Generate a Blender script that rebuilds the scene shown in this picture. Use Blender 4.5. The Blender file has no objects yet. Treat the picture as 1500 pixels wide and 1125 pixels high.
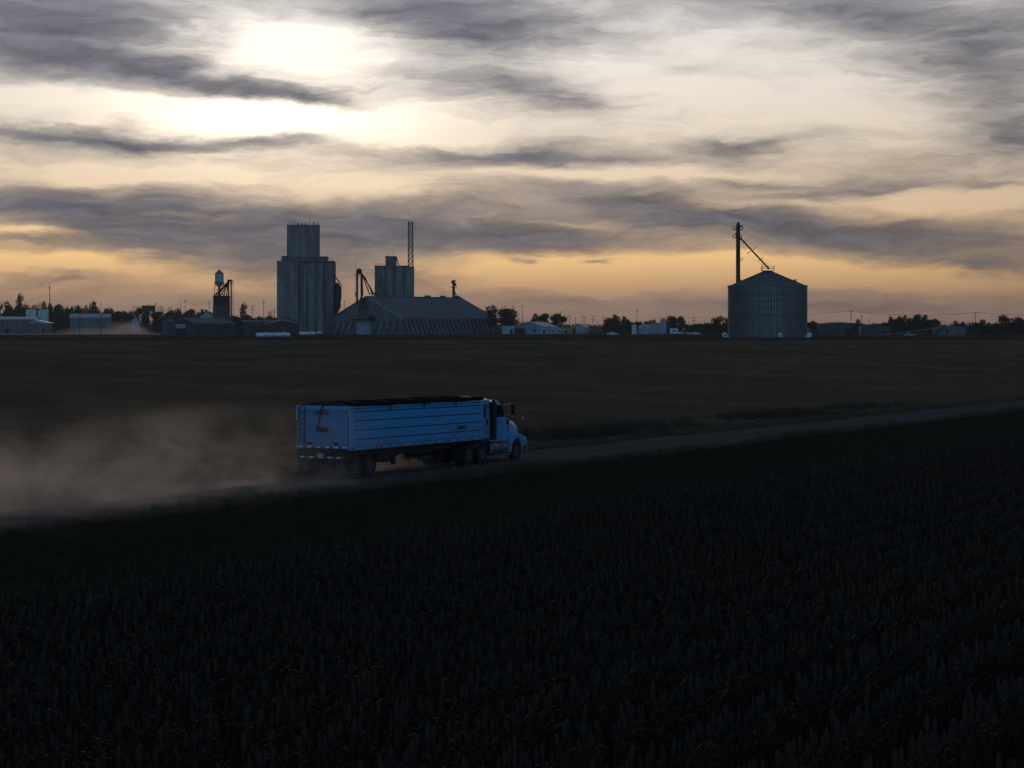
import bpy, math, random
import numpy as np
from mathutils import Vector, Matrix, Euler
R = math.radians
rnd = random.Random(7)
S = bpy.context.scene
COL = S.collection

# ------------------------------------------------------------------ camera
F, HZ, CX, CAMZ = 2970.0, 475.0, 750.0, 7.0      # focal length, horizon row, centre column (photo pixels), height (m)
cam_d = bpy.data.cameras.new('camera')
cam = bpy.data.objects.new('camera', cam_d); COL.objects.link(cam)
cam.location = (0, 0, CAMZ); cam.rotation_euler = (R(90), 0, 0)
cam_d.sensor_fit = 'HORIZONTAL'; cam_d.sensor_width = 36.0
cam_d.lens = 36.0 * F / 1500.0
cam_d.shift_y = -(562.5 - HZ) / 1500.0
cam_d.clip_start = 0.5; cam_d.clip_end = 20000
S.camera = cam

# ------------------------------------------------------------------ exposure / render
S.view_settings.view_transform = 'Standard'; S.view_settings.look = 'None'
S.view_settings.exposure = 0.0; S.view_settings.gamma = 1.0; S.view_settings.use_curve_mapping = False
S.render.engine = 'CYCLES'
cy = S.cycles
cy.use_denoising = True
try:
    cy.denoiser = 'OPENIMAGEDENOISE'; cy.denoising_input_passes = 'RGB_ALBEDO_NORMAL'; cy.denoising_prefilter = 'ACCURATE'
except Exception:
    pass
cy.max_bounces = 5; cy.diffuse_bounces = 2; cy.glossy_bounces = 2; cy.transmission_bounces = 3
cy.transparent_max_bounces = 12; cy.volume_bounces = 1; cy.caustics_reflective = False; cy.caustics_refractive = False
cy.sample_clamp_indirect = 4.0

# ------------------------------------------------------------------ world: dusk sky with a cloud bank round the low sun
SUN_AZ, SUN_EL = -6.4, 7.4                        # degrees, measured from +Y (the view direction)
W = bpy.data.worlds.new('World'); S.world = W; W.use_nodes = True
nt = W.node_tree; nt.nodes.clear(); L = nt.links

class NG:
    """small helper to write shader node maths"""
    def __init__(s, tree): s.t = tree
    def n(s, typ, **kw):
        nd = s.t.nodes.new(typ)
        for k, v in kw.items(): setattr(nd, k, v)
        return nd
    def put(s, sock, v):
        if v is None: return
        if isinstance(v, bpy.types.NodeSocket): s.t.links.new(v, sock)
        else: sock.default_value = v
    def m(s, op, a, b=None, c=None, clamp=False):
        nd = s.n('ShaderNodeMath', operation=op); nd.use_clamp = clamp
        s.put(nd.inputs[0], a); s.put(nd.inputs[1], b); s.put(nd.inputs[2], c)
        return nd.outputs[0]
    def vm(s, op, a, b=None):
        nd = s.n('ShaderNodeVectorMath', operation=op)
        s.put(nd.inputs[0], a); s.put(nd.inputs[1], b)
        return nd.outputs['Value'] if op in ('DOT_PRODUCT', 'LENGTH') else nd.outputs[0]
    def xyz(s, a, b, c=0.0):
        nd = s.n('ShaderNodeCombineXYZ'); s.put(nd.inputs[0], a); s.put(nd.inputs[1], b); s.put(nd.inputs[2], c)
        return nd.outputs[0]
    def sep(s, v):
        nd = s.n('ShaderNodeSeparateXYZ'); s.put(nd.inputs[0], v); return nd.outputs
    def noise(s, vec, scale=1.0, detail=4.0, rough=0.5, dist=0.0):
        nd = s.n('ShaderNodeTexNoise'); s.put(nd.inputs['Vector'], vec)
        nd.inputs['Scale'].default_value = scale; nd.inputs['Detail'].default_value = detail
        nd.inputs['Roughness'].default_value = rough; nd.inputs['Distortion'].default_value = dist
        return nd
    def mix(s, fac, a, b, blend='MIX'):
        nd = s.n('ShaderNodeMix', data_type='RGBA', blend_type=blend)
        s.put(nd.inputs[0], fac); s.put(nd.inputs[6], a if isinstance(a, bpy.types.NodeSocket) else tuple(a) + (1,) if len(a) == 3 else a)
        s.put(nd.inputs[7], b if isinstance(b, bpy.types.NodeSocket) else tuple(b) + (1,) if len(b) == 3 else b)
        return nd.outputs[2]
    def ramp(s, fac, stops, interp='LINEAR'):
        nd = s.n('ShaderNodeValToRGB'); cr = nd.color_ramp; cr.interpolation = interp
        while len(cr.elements) > 1: cr.elements.remove(cr.elements[-1])
        for i, (p, c) in enumerate(stops):
            e = cr.elements[0] if i == 0 else cr.elements.new(p)
            e.position = p; e.color = tuple(c) + (1,) if len(c) == 3 else c
        s.put(nd.inputs[0], fac); return nd.outputs[0]
    def smooth(s, x, a, b):
        nd = s.n('ShaderNodeMapRange', interpolation_type='SMOOTHSTEP')
        s.put(nd.inputs[0], x); nd.inputs[1].default_value = a; nd.inputs[2].default_value = b
        return nd.outputs[0]

g = NG(nt)
dirv = g.n('ShaderNodeTexCoord').outputs['Generated']
dx, dy, dz = g.sep(dirv)
az = g.m('MULTIPLY', g.m('ARCTAN2', dx, dy), 180 / math.pi)
el = g.m('MULTIPLY', g.m('ARCSINE', dz), 180 / math.pi)
uv = g.xyz(az, el)
# wind-drawn warp so that every cloud edge is frayed
w1 = g.noise(g.vm('MULTIPLY', uv, (0.20, 0.62, 1)), 1.0, 5, 0.55)
w2 = g.noise(g.vm('MULTIPLY', uv, (0.75, 2.6, 1)), 1.0, 4, 0.6)
off = g.vm('MULTIPLY', g.vm('SUBTRACT', w1.outputs['Color'], (0.5, 0.5, 0.5)), (4.2, 1.05, 0))
off2 = g.vm('MULTIPLY', g.vm('SUBTRACT', w2.outputs['Color'], (0.5, 0.5, 0.5)), (1.6, 0.42, 0))
wuv = g.vm('ADD', g.vm('ADD', uv, off), off2)
DEG = 51.84
# each cloud streak or gap: centre (photo px), half length, half thickness, tilt (deg, + = falls to the right), thickness
CLOUDS = [
 (60, 45, 330, 74, 4, 1.0), (230, 112, 370, 28, 7, 1.0), (440, 140, 170, 13, 8, .75), (640, 25, 270, 50, 8, 1.0), (700, 60, 150, 30, 8, .3),
 (725, 128, 170, 36, 4, .55), (820, 155, 110, 22, 12, .5), (150, 208, 260, 15, 1, .95), (410, 206, 150, 9, -2, .5),
 (760, 226, 320, 18, 2, .72), (1110, 210, 170, 21, -4, .68), (1020, 100, 120, 14, 10, .25),
 (1430, 80, 190, 140, 30, .6), (1240, 22, 300, 46, 6, .52), (1450, 200, 130, 40, 0, .35),
 (130, 300, 330, 32, 4, .75), (230, 352, 380, 44, 3, .8), (540, 335, 330, 52, 2, .85), (430, 385, 250, 40, 3, .5),
 (920, 292, 330, 30, 4, .6), (800, 352, 260, 34, 2, .8), (1040, 320, 260, 22, 2, .45), (1260, 350, 380, 38, 4, .95), (1420, 392, 150, 17, 3, .55),
 (1130, 268, 190, 10, 2, .35), (1240, 280, 150, 9, -3, .4), (1440, 282, 110, 8, 2, .4),
 (100, 405, 170, 12, 1, .5), (560, 415, 160, 30, 3, .3), (890, 387, 56, 7, -2, .95), (772, 388, 46, 9, 2, .8), (930, 440, 420, 22, 0, .3), (1300, 445, 300, 22, 0, .3),
 # gaps where the bright veil shows
 (420, 75, 230, 60, -2, -.62), (360, 165, 340, 36, 2, -.8), (560, 184, 220, 32, 7, -.7), (40, 150, 190, 32, 0, -.45), (270, 30, 100, 30, 0, -.1),
 (1000, 130, 380, 110, 4, -.42), (860, 95, 160, 20, 0, -.2), (1230, 170, 240, 60, 4, -.3), (1430, 20, 110, 50, 0, -.35),
 (180, 258, 420, 24, 0, -.6), (560, 272, 260, 28, 0, -.35), (900, 254, 330, 14, 0, -.5), (1380, 305, 250, 24, 0, -.62), (1080, 296, 160, 12, 0, -.3),
 (60, 345, 190, 11, 2, -.8), (260, 318, 120, 8, 1, -.35), (840, 330, 120, 10, 2, -.3),
 (840, 398, 300, 32, 1, -.95), (1190, 402, 380, 28, 2, -.8), (90, 388, 240, 20, 2, -.9), (330, 418, 260, 16, 2, -.4), (1330, 290, 200, 12, -2, -.2),
 (1268, 424, 26, 4, 58, -.5), (860, 426, 80, 4, 8, -.5), (905, 424, 34, 4, -14, -.4),
]
dens = 0.36
for (cx, cyp, hx, hy, rot, amp) in CLOUDS:
    mp = g.n('ShaderNodeMapping', vector_type='TEXTURE')
    mp.inputs['Location'].default_value = ((cx - CX) / DEG, (HZ - cyp) / DEG, 0)
    mp.inputs['Rotation'].default_value = (0, 0, -R(rot))
    mp.inputs['Scale'].default_value = (hx * 1.35 / DEG, hy * 1.6 / DEG, 1)
    g.put(mp.inputs['Vector'], wuv)
    gr = g.n('ShaderNodeTexGradient', gradient_type='QUADRATIC_SPHERE'); g.put(gr.inputs[0], mp.outputs[0])
    dens = g.m('MULTIPLY_ADD', gr.outputs['Fac'], amp * 1.95, dens)
f1 = g.noise(g.vm('MULTIPLY', wuv, (0.13, 0.95, 1)), 1.0, 7, 0.62, 0.5).outputs['Fac']
f2 = g.noise(g.vm('MULTIPLY', g.vm('ADD', wuv, (7.3, 2.1, 0)), (0.42, 2.6, 1)), 1.0, 5, 0.62, 0.6).outputs['Fac']
dens = g.m('ADD', dens, g.m('MULTIPLY', g.m('SUBTRACT', f1, 0.5), 1.25))
dens = g.m('ADD', dens, g.m('MULTIPLY', g.m('SUBTRACT', f2, 0.5), .95))
thick = g.m('SUBTRACT', 1.0, g.m('EXPONENT', g.m('MULTIPLY', g.m('POWER', g.m('MAXIMUM', g.m('ADD', dens, 0.26), 0.0), 1.6), -1.05)))
# colour of the lit veil and of the thick grey cloud, by height above the horizon
e01 = g.m('DIVIDE', el, 12.0, clamp=True)
lit = g.ramp(e01, [(0.0, (.30, .185, .135)), (.045, (.40, .255, .165)), (.10, (.72, .43, .21)), (.16, (1.02, .64, .28)), (.27, (.88, .64, .41)), (.42, (.92, .77, .60)),
                   (.55, (.95, .85, .74)), (.72, (.93, .87, .81)), (.9, (.82, .80, .79)), (1.0, (.72, .72, .73))])
thk = g.ramp(e01, [(0.0, (.255, .175, .145)), (.08, (.26, .18, .15)), (.16, (.165, .148, .155)), (.27, (.112, .115, .148)), (.5, (.168, .165, .192)), (.8, (.160, .162, .205)), (1.0, (.15, .152, .195))])
sd = Vector((math.sin(R(SUN_AZ)) * math.cos(R(SUN_EL)), math.cos(R(SUN_AZ)) * math.cos(R(SUN_EL)), math.sin(R(SUN_EL))))
ang = g.m('MULTIPLY', g.m('ARCCOSINE', g.m('MINIMUM', g.vm('DOT_PRODUCT', dirv, tuple(sd)), 0.99999)), 180 / math.pi)
mp = g.n('ShaderNodeMapping', vector_type='TEXTURE'); mp.inputs['Location'].default_value = ((390 - CX) / DEG, (HZ - 168) / DEG, 0); mp.inputs['Scale'].default_value = (430 / DEG, 90 / DEG, 1); g.put(mp.inputs['Vector'], wuv)
gl2 = g.n('ShaderNodeTexGradient', gradient_type='QUADRATIC_SPHERE'); g.put(gl2.inputs[0], mp.outputs[0])
glow = g.m('EXPONENT', g.m('MULTIPLY', g.m('POWER', g.m('DIVIDE', ang, 3.8), 2.0), -1.0))
glow = g.m('ADD', g.m('MULTIPLY', glow, .38), g.m('MULTIPLY', gl2.outputs['Fac'], .9))
lit = g.mix(1.0, lit, g.mix(glow, (0, 0, 0), (.75, .66, .52)), 'ADD')
shade = g.m('ADD', 1.0, g.m('MULTIPLY', g.m('SUBTRACT', f2, 0.5), -1.5))
thk = g.mix(1.0, thk, g.xyz(shade, shade, shade), 'MULTIPLY')
cloud = g.mix(thick, lit, thk)
# away from the sun the bank is lit less and less; the unseen part is shaped for its light, open and blue behind
fall = g.m('ADD', 0.055, g.m('MULTIPLY', 0.945, g.m('EXPONENT', g.m('MULTIPLY', g.m('POWER', g.m('DIVIDE', ang, 40.0), 2.0), -1.0))))
cloud = g.mix(1.0, cloud, g.xyz(fall, fall, fall), 'MULTIPLY')
cloud = g.mix(g.smooth(ang, 18, 60), cloud, g.mix(1.0, cloud, (.72, .92, 1.25), 'MULTIPLY'))
sky = g.n('ShaderNodeTexSky', sky_type='NISHITA')
sky.sun_disc = False; sky.sun_elevation = R(SUN_EL); sky.sun_rotation = R(SUN_AZ)
sky.altitude = 400; sky.air_density = 1.0; sky.dust_density = 0.4; sky.ozone_density = 3.6
SKY_STRENGTH = 0.15
clear = g.mix(1.0, sky.outputs[0], (SKY_STRENGTH,) * 3, 'MULTIPLY')
cover = g.m('MAXIMUM', g.m('SUBTRACT', 1.0, g.smooth(ang, 72, 118)), g.m('MULTIPLY', g.smooth(f1, 0.5, 0.7), 0.4))  # unseen deck overhead added to dim the ground; clear blue east lights the truck
final = g.mix(cover, clear, cloud)
bg = g.n('ShaderNodeBackground'); g.put(bg.inputs['Color'], final); bg.inputs['Strength'].default_value = 1.0
out = g.n('ShaderNodeOutputWorld'); L.new(bg.outputs[0], out.inputs['Surface'])
W.cycles.sampling_method = 'MANUAL'; W.cycles.sample_map_resolution = 512

# ------------------------------------------------------------------ the sun, veiled by cloud
sun_d = bpy.data.lights.new('sun', 'SUN'); sun_d.energy = 0.25; sun_d.angle = R(12); sun_d.color = (1.0, .80, .58)
sun = bpy.data.objects.new('sun', sun_d); COL.objects.link(sun)
sun.rotation_euler = (-sd).to_track_quat('-Z', 'Y').to_euler()

# ------------------------------------------------------------------ the lie of the land
HD = Vector((0.45079155, 0.89256727, -0.01051847))            # heading of the dirt road
LF = Vector((-0.89261665, 0.45081649, 0.0)); UPV = HD.cross(LF)
TO = Vector((-8.2149337, 88.67294836, CAMZ - 6.84247974))     # road surface under the tail of the trailer
HX, HY = 0.450816, 0.892617
GR = 0.01051905

def sm(t, a, b):
    t = min(1, max(0, (t - a) / (b - a))); return t * t * (3 - 2 * t)
def along(x, y): return (x - TO.x) * HX + (y - TO.y) * HY
def left(x, y): return -(x - TO.x) * HY + (y - TO.y) * HX
FARZ = CAMZ - 5.5
def gz(x, y):
    s = min(260, max(-260, along(x, y)))
    return (TO.z - GR * s) * (1 - sm(y, 185, 640)) + FARZ * sm(y, 185, 640)
def road_pt(s, l): return TO.x + HX * s - HY * l, TO.y + HY * s + HX * l
def at(px, d):                                                 # ground point in the direction of a photo column, d metres out
    x = (px - CX) / F * d; return Vector((x, d, gz(x, d)))
def mpp(d): return d / F
def zpx(py, d): return CAMZ - (py - HZ) / F * d                # height seen at a photo row, d metres out

# ------------------------------------------------------------------ mesh helpers
class MB:
    def __init__(s, off=(0, 0, 0)): s.v = []; s.f = []; s.o = off
    def add(s, vs, fs):
        b = len(s.v); s.v += [(p[0] + s.o[0], p[1] + s.o[1], p[2] + s.o[2]) for p in vs]; s.f += [tuple(b + i for i in q) for q in fs]; return s
    def box(s, x0, x1, y0, y1, z0, z1):
        return s.add([(x0, y0, z0), (x1, y0, z0), (x1, y1, z0), (x0, y1, z0), (x0, y0, z1), (x1, y0, z1), (x1, y1, z1), (x0, y1, z1)],
                     [(0, 3, 2, 1), (4, 5, 6, 7), (0, 1, 5, 4), (1, 2, 6, 5), (2, 3, 7, 6), (3, 0, 4, 7)])
    def beam(s, p0, p1, w, h=None):
        p0, p1 = Vector(p0), Vector(p1); h = h or w; d = (p1 - p0).normalized()
        a = d.cross(Vector((0, 0, 1)))
        if a.length < 1e-3: a = Vector((1, 0, 0))
        a.normalize(); b = a.cross(d).normalized(); a *= w / 2; b *= h / 2
        vs = [p + i * a + j * b for p in (p0, p1) for i, j in ((-1, -1), (1, -1), (1, 1), (-1, 1))]
        return s.add(vs, [(0, 3, 2, 1), (4, 5, 6, 7), (0, 1, 5, 4), (1, 2, 6, 5), (2, 3, 7, 6), (3, 0, 4, 7)])
    def cyl(s, p0, p1, r0, r1=None, n=12, caps=True):
        p0, p1 = Vector(p0), Vector(p1); r1 = r0 if r1 is None else r1; d = (p1 - p0).normalized()
        a = d.cross(Vector((0, 0, 1)))
        if a.length < 1e-3: a = Vector((1, 0, 0))
        a.normalize(); b = d.cross(a)
        vs = []
        for p, r in ((p0, r0), (p1, r1)):
            for i in range(n):
                t = 2 * math.pi * i / n; vs.append(p + (a * math.cos(t) + b * math.sin(t)) * r)
        fs = [(i, (i + 1) % n, n + (i + 1) % n, n + i) for i in range(n)]
        if caps: fs += [tuple(range(n))[::-1], tuple(range(n, 2 * n))]
        return s.add(vs, fs)
    def lathe(s, prof, n=24, c=(0, 0, 0), axis='Z'):
        vs = []
        for r, z in prof:
            for i in range(n):
                t = 2 * math.pi * i / n; q = (r * math.cos(t), r * math.sin(t), z)
                if axis == 'X': q = (q[2], q[0], q[1])
                if axis == 'Y': q = (q[0], q[2], q[1])
                vs.append((q[0] + c[0], q[1] + c[1], q[2] + c[2]))
        fs = []
        for k in range(len(prof) - 1):
            for i in range(n):
                j = (i + 1) % n; fs.append((k * n + i, k * n + j, (k + 1) * n + j, (k + 1) * n + i))
        fs += [tuple(range(n))[::-1], tuple(range((len(prof) - 1) * n, len(prof) * n))]
        return s.add(vs, fs)
    def prism(s, poly, a0, a1, plane='XZ'):
        """closed polygon swept along the third axis"""
        n = len(poly)
        def q(u, v, a): return (u, a, v) if plane == 'XZ' else (a, u, v) if plane == 'YZ' else (u, v, a)
        vs = [q(u, v, a0) for u, v in poly] + [q(u, v, a1) for u, v in poly]
        return s.add(vs, [(i, (i + 1) % n, n + (i + 1) % n, n + i) for i in range(n)] + [tuple(range(n))[::-1], tuple(range(n, 2 * n))])
    def loft(s, rings, caps=True):
        n = len(rings[0]); vs = [p for r in rings for p in r]; fs = []
        for k in range(len(rings) - 1):
            for i in range(n):
                j = (i + 1) % n; fs.append((k * n + i, k * n + j, (k + 1) * n + j, (k + 1) * n + i))
        if caps: fs += [tuple(range(n))[::-1], tuple(range((len(rings) - 1) * n, len(rings) * n))]
        return s.add(vs, fs)
    def mesh(s, name):
        me = bpy.data.meshes.new(name); me.from_pydata([tuple(p) for p in s.v], [], s.f); me.update()
        import bmesh
        bm = bmesh.new(); bm.from_mesh(me); bmesh.ops.recalc_face_normals(bm, faces=bm.faces); bm.to_mesh(me); bm.free()
        return me
    def build(s, name, mat, parent=None, smooth=False, bevel=0):
        me = s.mesh(name); o = bpy.data.objects.new(name, me); COL.objects.link(o)
        if mat: me.materials.append(mat)
        if smooth:
            me.polygons.foreach_set('use_smooth', [True] * len(me.polygons))
            try:
                me.set_sharp_from_angle(angle=R(38))
            except Exception: pass
        if parent: o.parent = parent
        if bevel:
            md = o.modifiers.new('bevel', 'BEVEL'); md.width = bevel; md.segments = 2; md.limit_method = 'ANGLE'; md.angle_limit = R(40)
        return o

def tag(o, label=None, cat=None, group=None, kind=None):
    if label: o['label'] = label
    if cat: o['category'] = cat
    if group: o['group'] = group
    if kind: o['kind'] = kind
    return o
def thing(name, label, cat, loc, rz=0, group=None):
    o = bpy.data.objects.new(name, None); COL.objects.link(o); o.empty_display_size = 0.5
    o.location = loc; o.rotation_euler = (0, 0, rz)
    return tag(o, label, cat, group)
def copy_tree(o, parent=None):
    c = o.copy(); COL.objects.link(c); c.parent = parent
    for ch in list(o.children): copy_tree(ch, c)
    return c
def dup_part(o, loc=None, rot=None, parent=None):
    c = o.copy(); COL.objects.link(c)
    if parent is not None: c.parent = parent
    if loc is not None: c.location = loc
    if rot is not None: c.rotation_euler = rot
    return c

# ------------------------------------------------------------------ materials
MATS = {}
def mat(name, col, rough=0.7, metal=0.0, var=0.25, scale=1.5, streak=None, bump=0.0, spec=0.4, col2=None, coord='Object'):
    if name in MATS: return MATS[name]
    m = bpy.data.materials.new(name); m.use_nodes = True; MATS[name] = m
    n = NG(m.node_tree); b = m.node_tree.nodes['Principled BSDF']
    v = n.n('ShaderNodeTexCoord').outputs[coord]
    if streak: v = n.vm('MULTIPLY', v, streak)
    tx = n.noise(v, scale, 6, 0.62)
    c2 = col2 or tuple(c * (1 - var) for c in col)
    c1 = tuple(min(1, c * (1 + var * 0.6)) for c in col) if not col2 else col
    fac = n.smooth(tx.outputs['Fac'], 0.34, 0.68)
    n.put(b.inputs['Base Color'], n.mix(fac, c1, c2))
    b.inputs['Roughness'].default_value = rough; b.inputs['Metallic'].default_value = metal
    b.inputs['Specular IOR Level'].default_value = spec
    if bump:
        bp = n.n('ShaderNodeBump'); bp.inputs['Strength'].default_value = bump; n.put(bp.inputs['Height'], tx.outputs['Fac'])
        n.put(b.inputs['Normal'], bp.outputs[0])
    return m

concrete = mat('weathered_concrete', (.215, .207, .20), .9, 0, .38, .42, (1, 1, .12), .1, spec=.04)
concrete_d = mat('dark_concrete', (.15, .15, .155), .9, 0, .35, .3, (1, 1, .2), spec=.04)
galv = mat('galvanised_steel', (.20, .205, .21), .5, .3, .3, .6, (1, 1, .15))
galv_d = mat('dull_steel', (.10, .10, .105), .55, .3, .3, .5)
roofm = mat('grey_roof_sheet', (.150, .155, .175), .9, 0, .2, .4, (1, 1, .3), spec=.08)
white = mat('white_paint', (.40, .42, .45), .5, 0, .2, .5)
white_b = mat('bright_white_paint', (.74, .76, .78), .45, 0, .12, .5)
bluewhite = mat('pale_blue_sheet', (.32, .42, .52), .55, 0, .2, .5)
greyw = mat('grey_sheet_wall', (.16, .17, .185), .65, 0, .25, .5, (1, 1, .3))
darkw = mat('dark_sheet_wall', (.055, .062, .075), .7, 0, .25, .4)
black = mat('black_steel', (.018, .018, .019), .6, .2, .3, 2)
rust = mat('rusty_red_steel', (.10, .035, .025), .8, .1, .4, 1.5)
wood = mat('weathered_pole', (.045, .035, .028), .9, 0, .3, 2, (1, 1, .2))
glass_d = mat('dark_glass', (.012, .014, .016), .08, 0, .1, 1, spec=.5)
rubber = mat('tyre_rubber', (.016, .016, .017), .85, 0, .25, 6)
green_p = mat('green_sign_paint', (.030, .052, .024), .6, 0, .2, .5)
yellow = mat('yellow_paint', (.32, .25, .06), .6, 0, .2, .6)
trimw = mat('light_trim', (.42, .42, .44), .6, 0, .15, 1)
bark = mat('bark', (.030, .024, .019), .95, 0, .3, 3)
leaf_a = mat('autumn_leaves_dark', (.040, .036, .020), .8, 0, .45, .8, spec=.2)
leaf_b = mat('autumn_leaves_brown', (.052, .036, .020), .8, 0, .45, .8, spec=.2)

# ground: zones follow the road's own coordinates
def ground_mat():
    m = bpy.data.materials.new('field_ground'); m.use_nodes = True; n = NG(m.node_tree); b = m.node_tree.nodes['Principled BSDF']
    pos = n.n('ShaderNodeNewGeometry').outputs['Position']
    rel = n.vm('SUBTRACT', pos, tuple(TO))
    s_ = n.vm('DOT_PRODUCT', rel, (HX, HY, 0)); l_ = n.vm('DOT_PRODUCT', rel, (-HY, HX, 0))
    py = n.sep(pos)[1]
    big = n.noise(n.vm('MULTIPLY', pos, (.012, .012, 0)), 1, 6, .6).outputs['Fac']
    mid = n.noise(n.vm('MULTIPLY', pos, (.16, .16, 0)), 1, 7, .65).outputs['Fac']
    fine = n.noise(n.vm('MULTIPLY', pos, (3.0, 3.0, 0)), 1, 5, .65).outputs['Fac']
    edge = n.noise(n.vm('MULTIPLY', pos, (.35, .35, 0)), 1, 4, .6).outputs['Fac']
    lw = n.m('ADD', l_, n.m('MULTIPLY', n.m('SUBTRACT', edge, .5), 2.2))
    # drill rows of the stubble, drawn along one direction and wandering a little
    rows = n.m('SINE', n.m('MULTIPLY', n.m('ADD', n.vm('DOT_PRODUCT', rel, (.86, .50, 0)), n.m('MULTIPLY', mid, 1.2)), 2 * math.pi / 3.0))
    swath = n.m('SINE', n.m('MULTIPLY', n.m('ADD', n.vm('DOT_PRODUCT', rel, (.86, .50, 0)), n.m('MULTIPLY', big, 60.0)), 2 * math.pi / 27.0))
    st = n.mix(n.smooth(mid, .3, .7), (0.1615, 0.1081, 0.0644), (0.1052, 0.0714, 0.0429))
    st = n.mix(n.m('MULTIPLY', n.smooth(big, .45, .7), .6), st, (0.0933, 0.0796, 0.0390))
    st = n.mix(n.m('MULTIPLY', n.smooth(rows, -.2, 1), .22), st, (0.0622, 0.0428, 0.0272))
    st = n.mix(n.m('MULTIPLY', n.smooth(swath, .2, 1), .35), st, (0.2093, 0.1428, 0.0877))
    st = n.mix(n.m('MULTIPLY', n.smooth(fine, .52, .75), .5), st, (0.2272, 0.1581, 0.0975))
    trk = n.m('ABSOLUTE', n.m('SINE', n.m('MULTIPLY', n.m('ADD', n.vm('DOT_PRODUCT', rel, (.97, -.24, 0)), n.m('MULTIPLY', big, 30.0)), math.pi / 42.0)))
    st = n.mix(n.m('MULTIPLY', n.m('SUBTRACT', 1.0, n.smooth(trk, .02, .12)), .35), st, (.20, .165, .115))
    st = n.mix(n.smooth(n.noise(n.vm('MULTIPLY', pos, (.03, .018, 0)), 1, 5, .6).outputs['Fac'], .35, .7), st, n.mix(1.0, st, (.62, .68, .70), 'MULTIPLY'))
    ditch = n.mix(n.smooth(mid, .35, .65), (.030, .029, .012), (.040, .030, .017))
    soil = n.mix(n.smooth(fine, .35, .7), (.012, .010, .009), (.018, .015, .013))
    far = n.mix(n.smooth(mid, .3, .7), (0.0789, 0.0571, 0.0410), (0.0478, 0.0347, 0.0272))
    c = n.mix(n.smooth(lw, 4.0, 6.5), ditch, st)
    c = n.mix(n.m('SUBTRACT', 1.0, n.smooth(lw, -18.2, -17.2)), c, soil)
    c = n.mix(n.m('MULTIPLY', n.smooth(n.m('ADD', py, n.m('MULTIPLY', big, 60)), 690, 760), n.smooth(lw, 4, 8)), c, far)
    n.put(b.inputs['Base Color'], c); b.inputs['Roughness'].default_value = .95; b.inputs['Specular IOR Level'].default_value = .0
    bp = n.n('ShaderNodeBump'); bp.inputs['Strength'].default_value = .6; bp.inputs['Distance'].default_value = .12
    n.put(bp.inputs['Height'], n.m('ADD', fine, n.m('MULTIPLY', rows, .25))); n.put(b.inputs['Normal'], bp.outputs[0])
    return m
def road_mat():
    m = bpy.data.materials.new('dirt_road'); m.use_nodes = True; n = NG(m.node_tree); b = m.node_tree.nodes['Principled BSDF']
    pos = n.n('ShaderNodeNewGeometry').outputs['Position']; rel = n.vm('SUBTRACT', pos, tuple(TO))
    s_ = n.vm('DOT_PRODUCT', rel, (HX, HY, 0)); l_ = n.vm('DOT_PRODUCT', rel, (-HY, HX, 0))
    q = n.xyz(n.m('MULTIPLY', s_, .05), n.m('MULTIPLY', l_, 1.6))
    a = n.noise(q, 1, 6, .6).outputs['Fac']; f = n.noise(n.vm('MULTIPLY', pos, (5, 5, 0)), 1, 5, .65).outputs['Fac']
    tr = n.m('SINE', n.m('MULTIPLY', n.m('ADD', l_, n.m('MULTIPLY', a, .6)), 2 * math.pi / 1.9))
    c = n.mix(n.smooth(a, .3, .7), (.125, .104, .094), (.080, .066, .060))
    c = n.mix(n.m('MULTIPLY', n.smooth(tr, .1, 1), .40), c, (.155, .130, .118))
    c = n.mix(n.m('MULTIPLY', n.smooth(f, .5, .75), .5), c, (.055, .045, .041))
    n.put(b.inputs['Base Color'], c); b.inputs['Roughness'].default_value = .95; b.inputs['Specular IOR Level'].default_value = .0
    bp = n.n('ShaderNodeBump'); bp.inputs['Strength'].default_value = .5; bp.inputs['Distance'].default_value = .04
    n.put(bp.inputs['Height'], f); n.put(b.inputs['Normal'], bp.outputs[0])
    return m

# ------------------------------------------------------------------ ground, roads
def axis(lo, hi, n, soft):
    a, b = math.asinh(lo / soft), math.asinh(hi / soft)
    return [soft * math.sinh(a + (b - a) * i / n) for i in range(n + 1)]
xs = axis(-4000, 4000, 210, 60); ys = [y + 60 for y in axis(-1460, 4040, 250, 60)]
mb = MB(); mb.v = [(x, y, gz(x, y)) for y in ys for x in xs]; nx = len(xs)
mb.f = [(j * nx + i, j * nx + i + 1, (j + 1) * nx + i + 1, (j + 1) * nx + i) for j in range(len(ys) - 1) for i in range(nx - 1)]
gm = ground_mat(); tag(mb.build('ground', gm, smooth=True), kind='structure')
def strip(name, m, ss, lfun, lift, nl=36):
    """a sheet along the dirt road; lfun(s) gives its two edges"""
    mb = MB(); 
    for s in ss:
        l0, l1 = lfun(s)
        for k in range(nl + 1):
            l = l0 + (l1 - l0) * k / nl; x, y = road_pt(s, l); q_ = k / nl; c = 4 * q_ * (1 - q_) + 1.1 * (math.exp(-((q_ - .03) / .03) ** 2) + math.exp(-((q_ - .97) / .03) ** 2)) - sum(.55 * math.exp(-((l - e_) / .26) ** 2) for e_ in (-3.0, -1.0, 1.0)) + .12 * wv(s * 2.3 + k * 41, k)
            mb.v.append((x, y, gz(x, y) + lift * c + .012))
    for j in range(len(ss) - 1):
        for k in range(nl):
            a = j * (nl + 1) + k; mb.f.append((a, a + 1, a + nl + 2, a + nl + 1))
    return mb.build(name, m, smooth=True)
rs = random.Random(3)
wob = [rs.uniform(-1, 1) for _ in range(400)]
def wv(s, k): i = s / 3.0 + 100 + k * 57; j = int(math.floor(i)); t = i - j; return wob[j % 400] * (1 - t) + wob[(j + 1) % 400] * t
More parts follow.
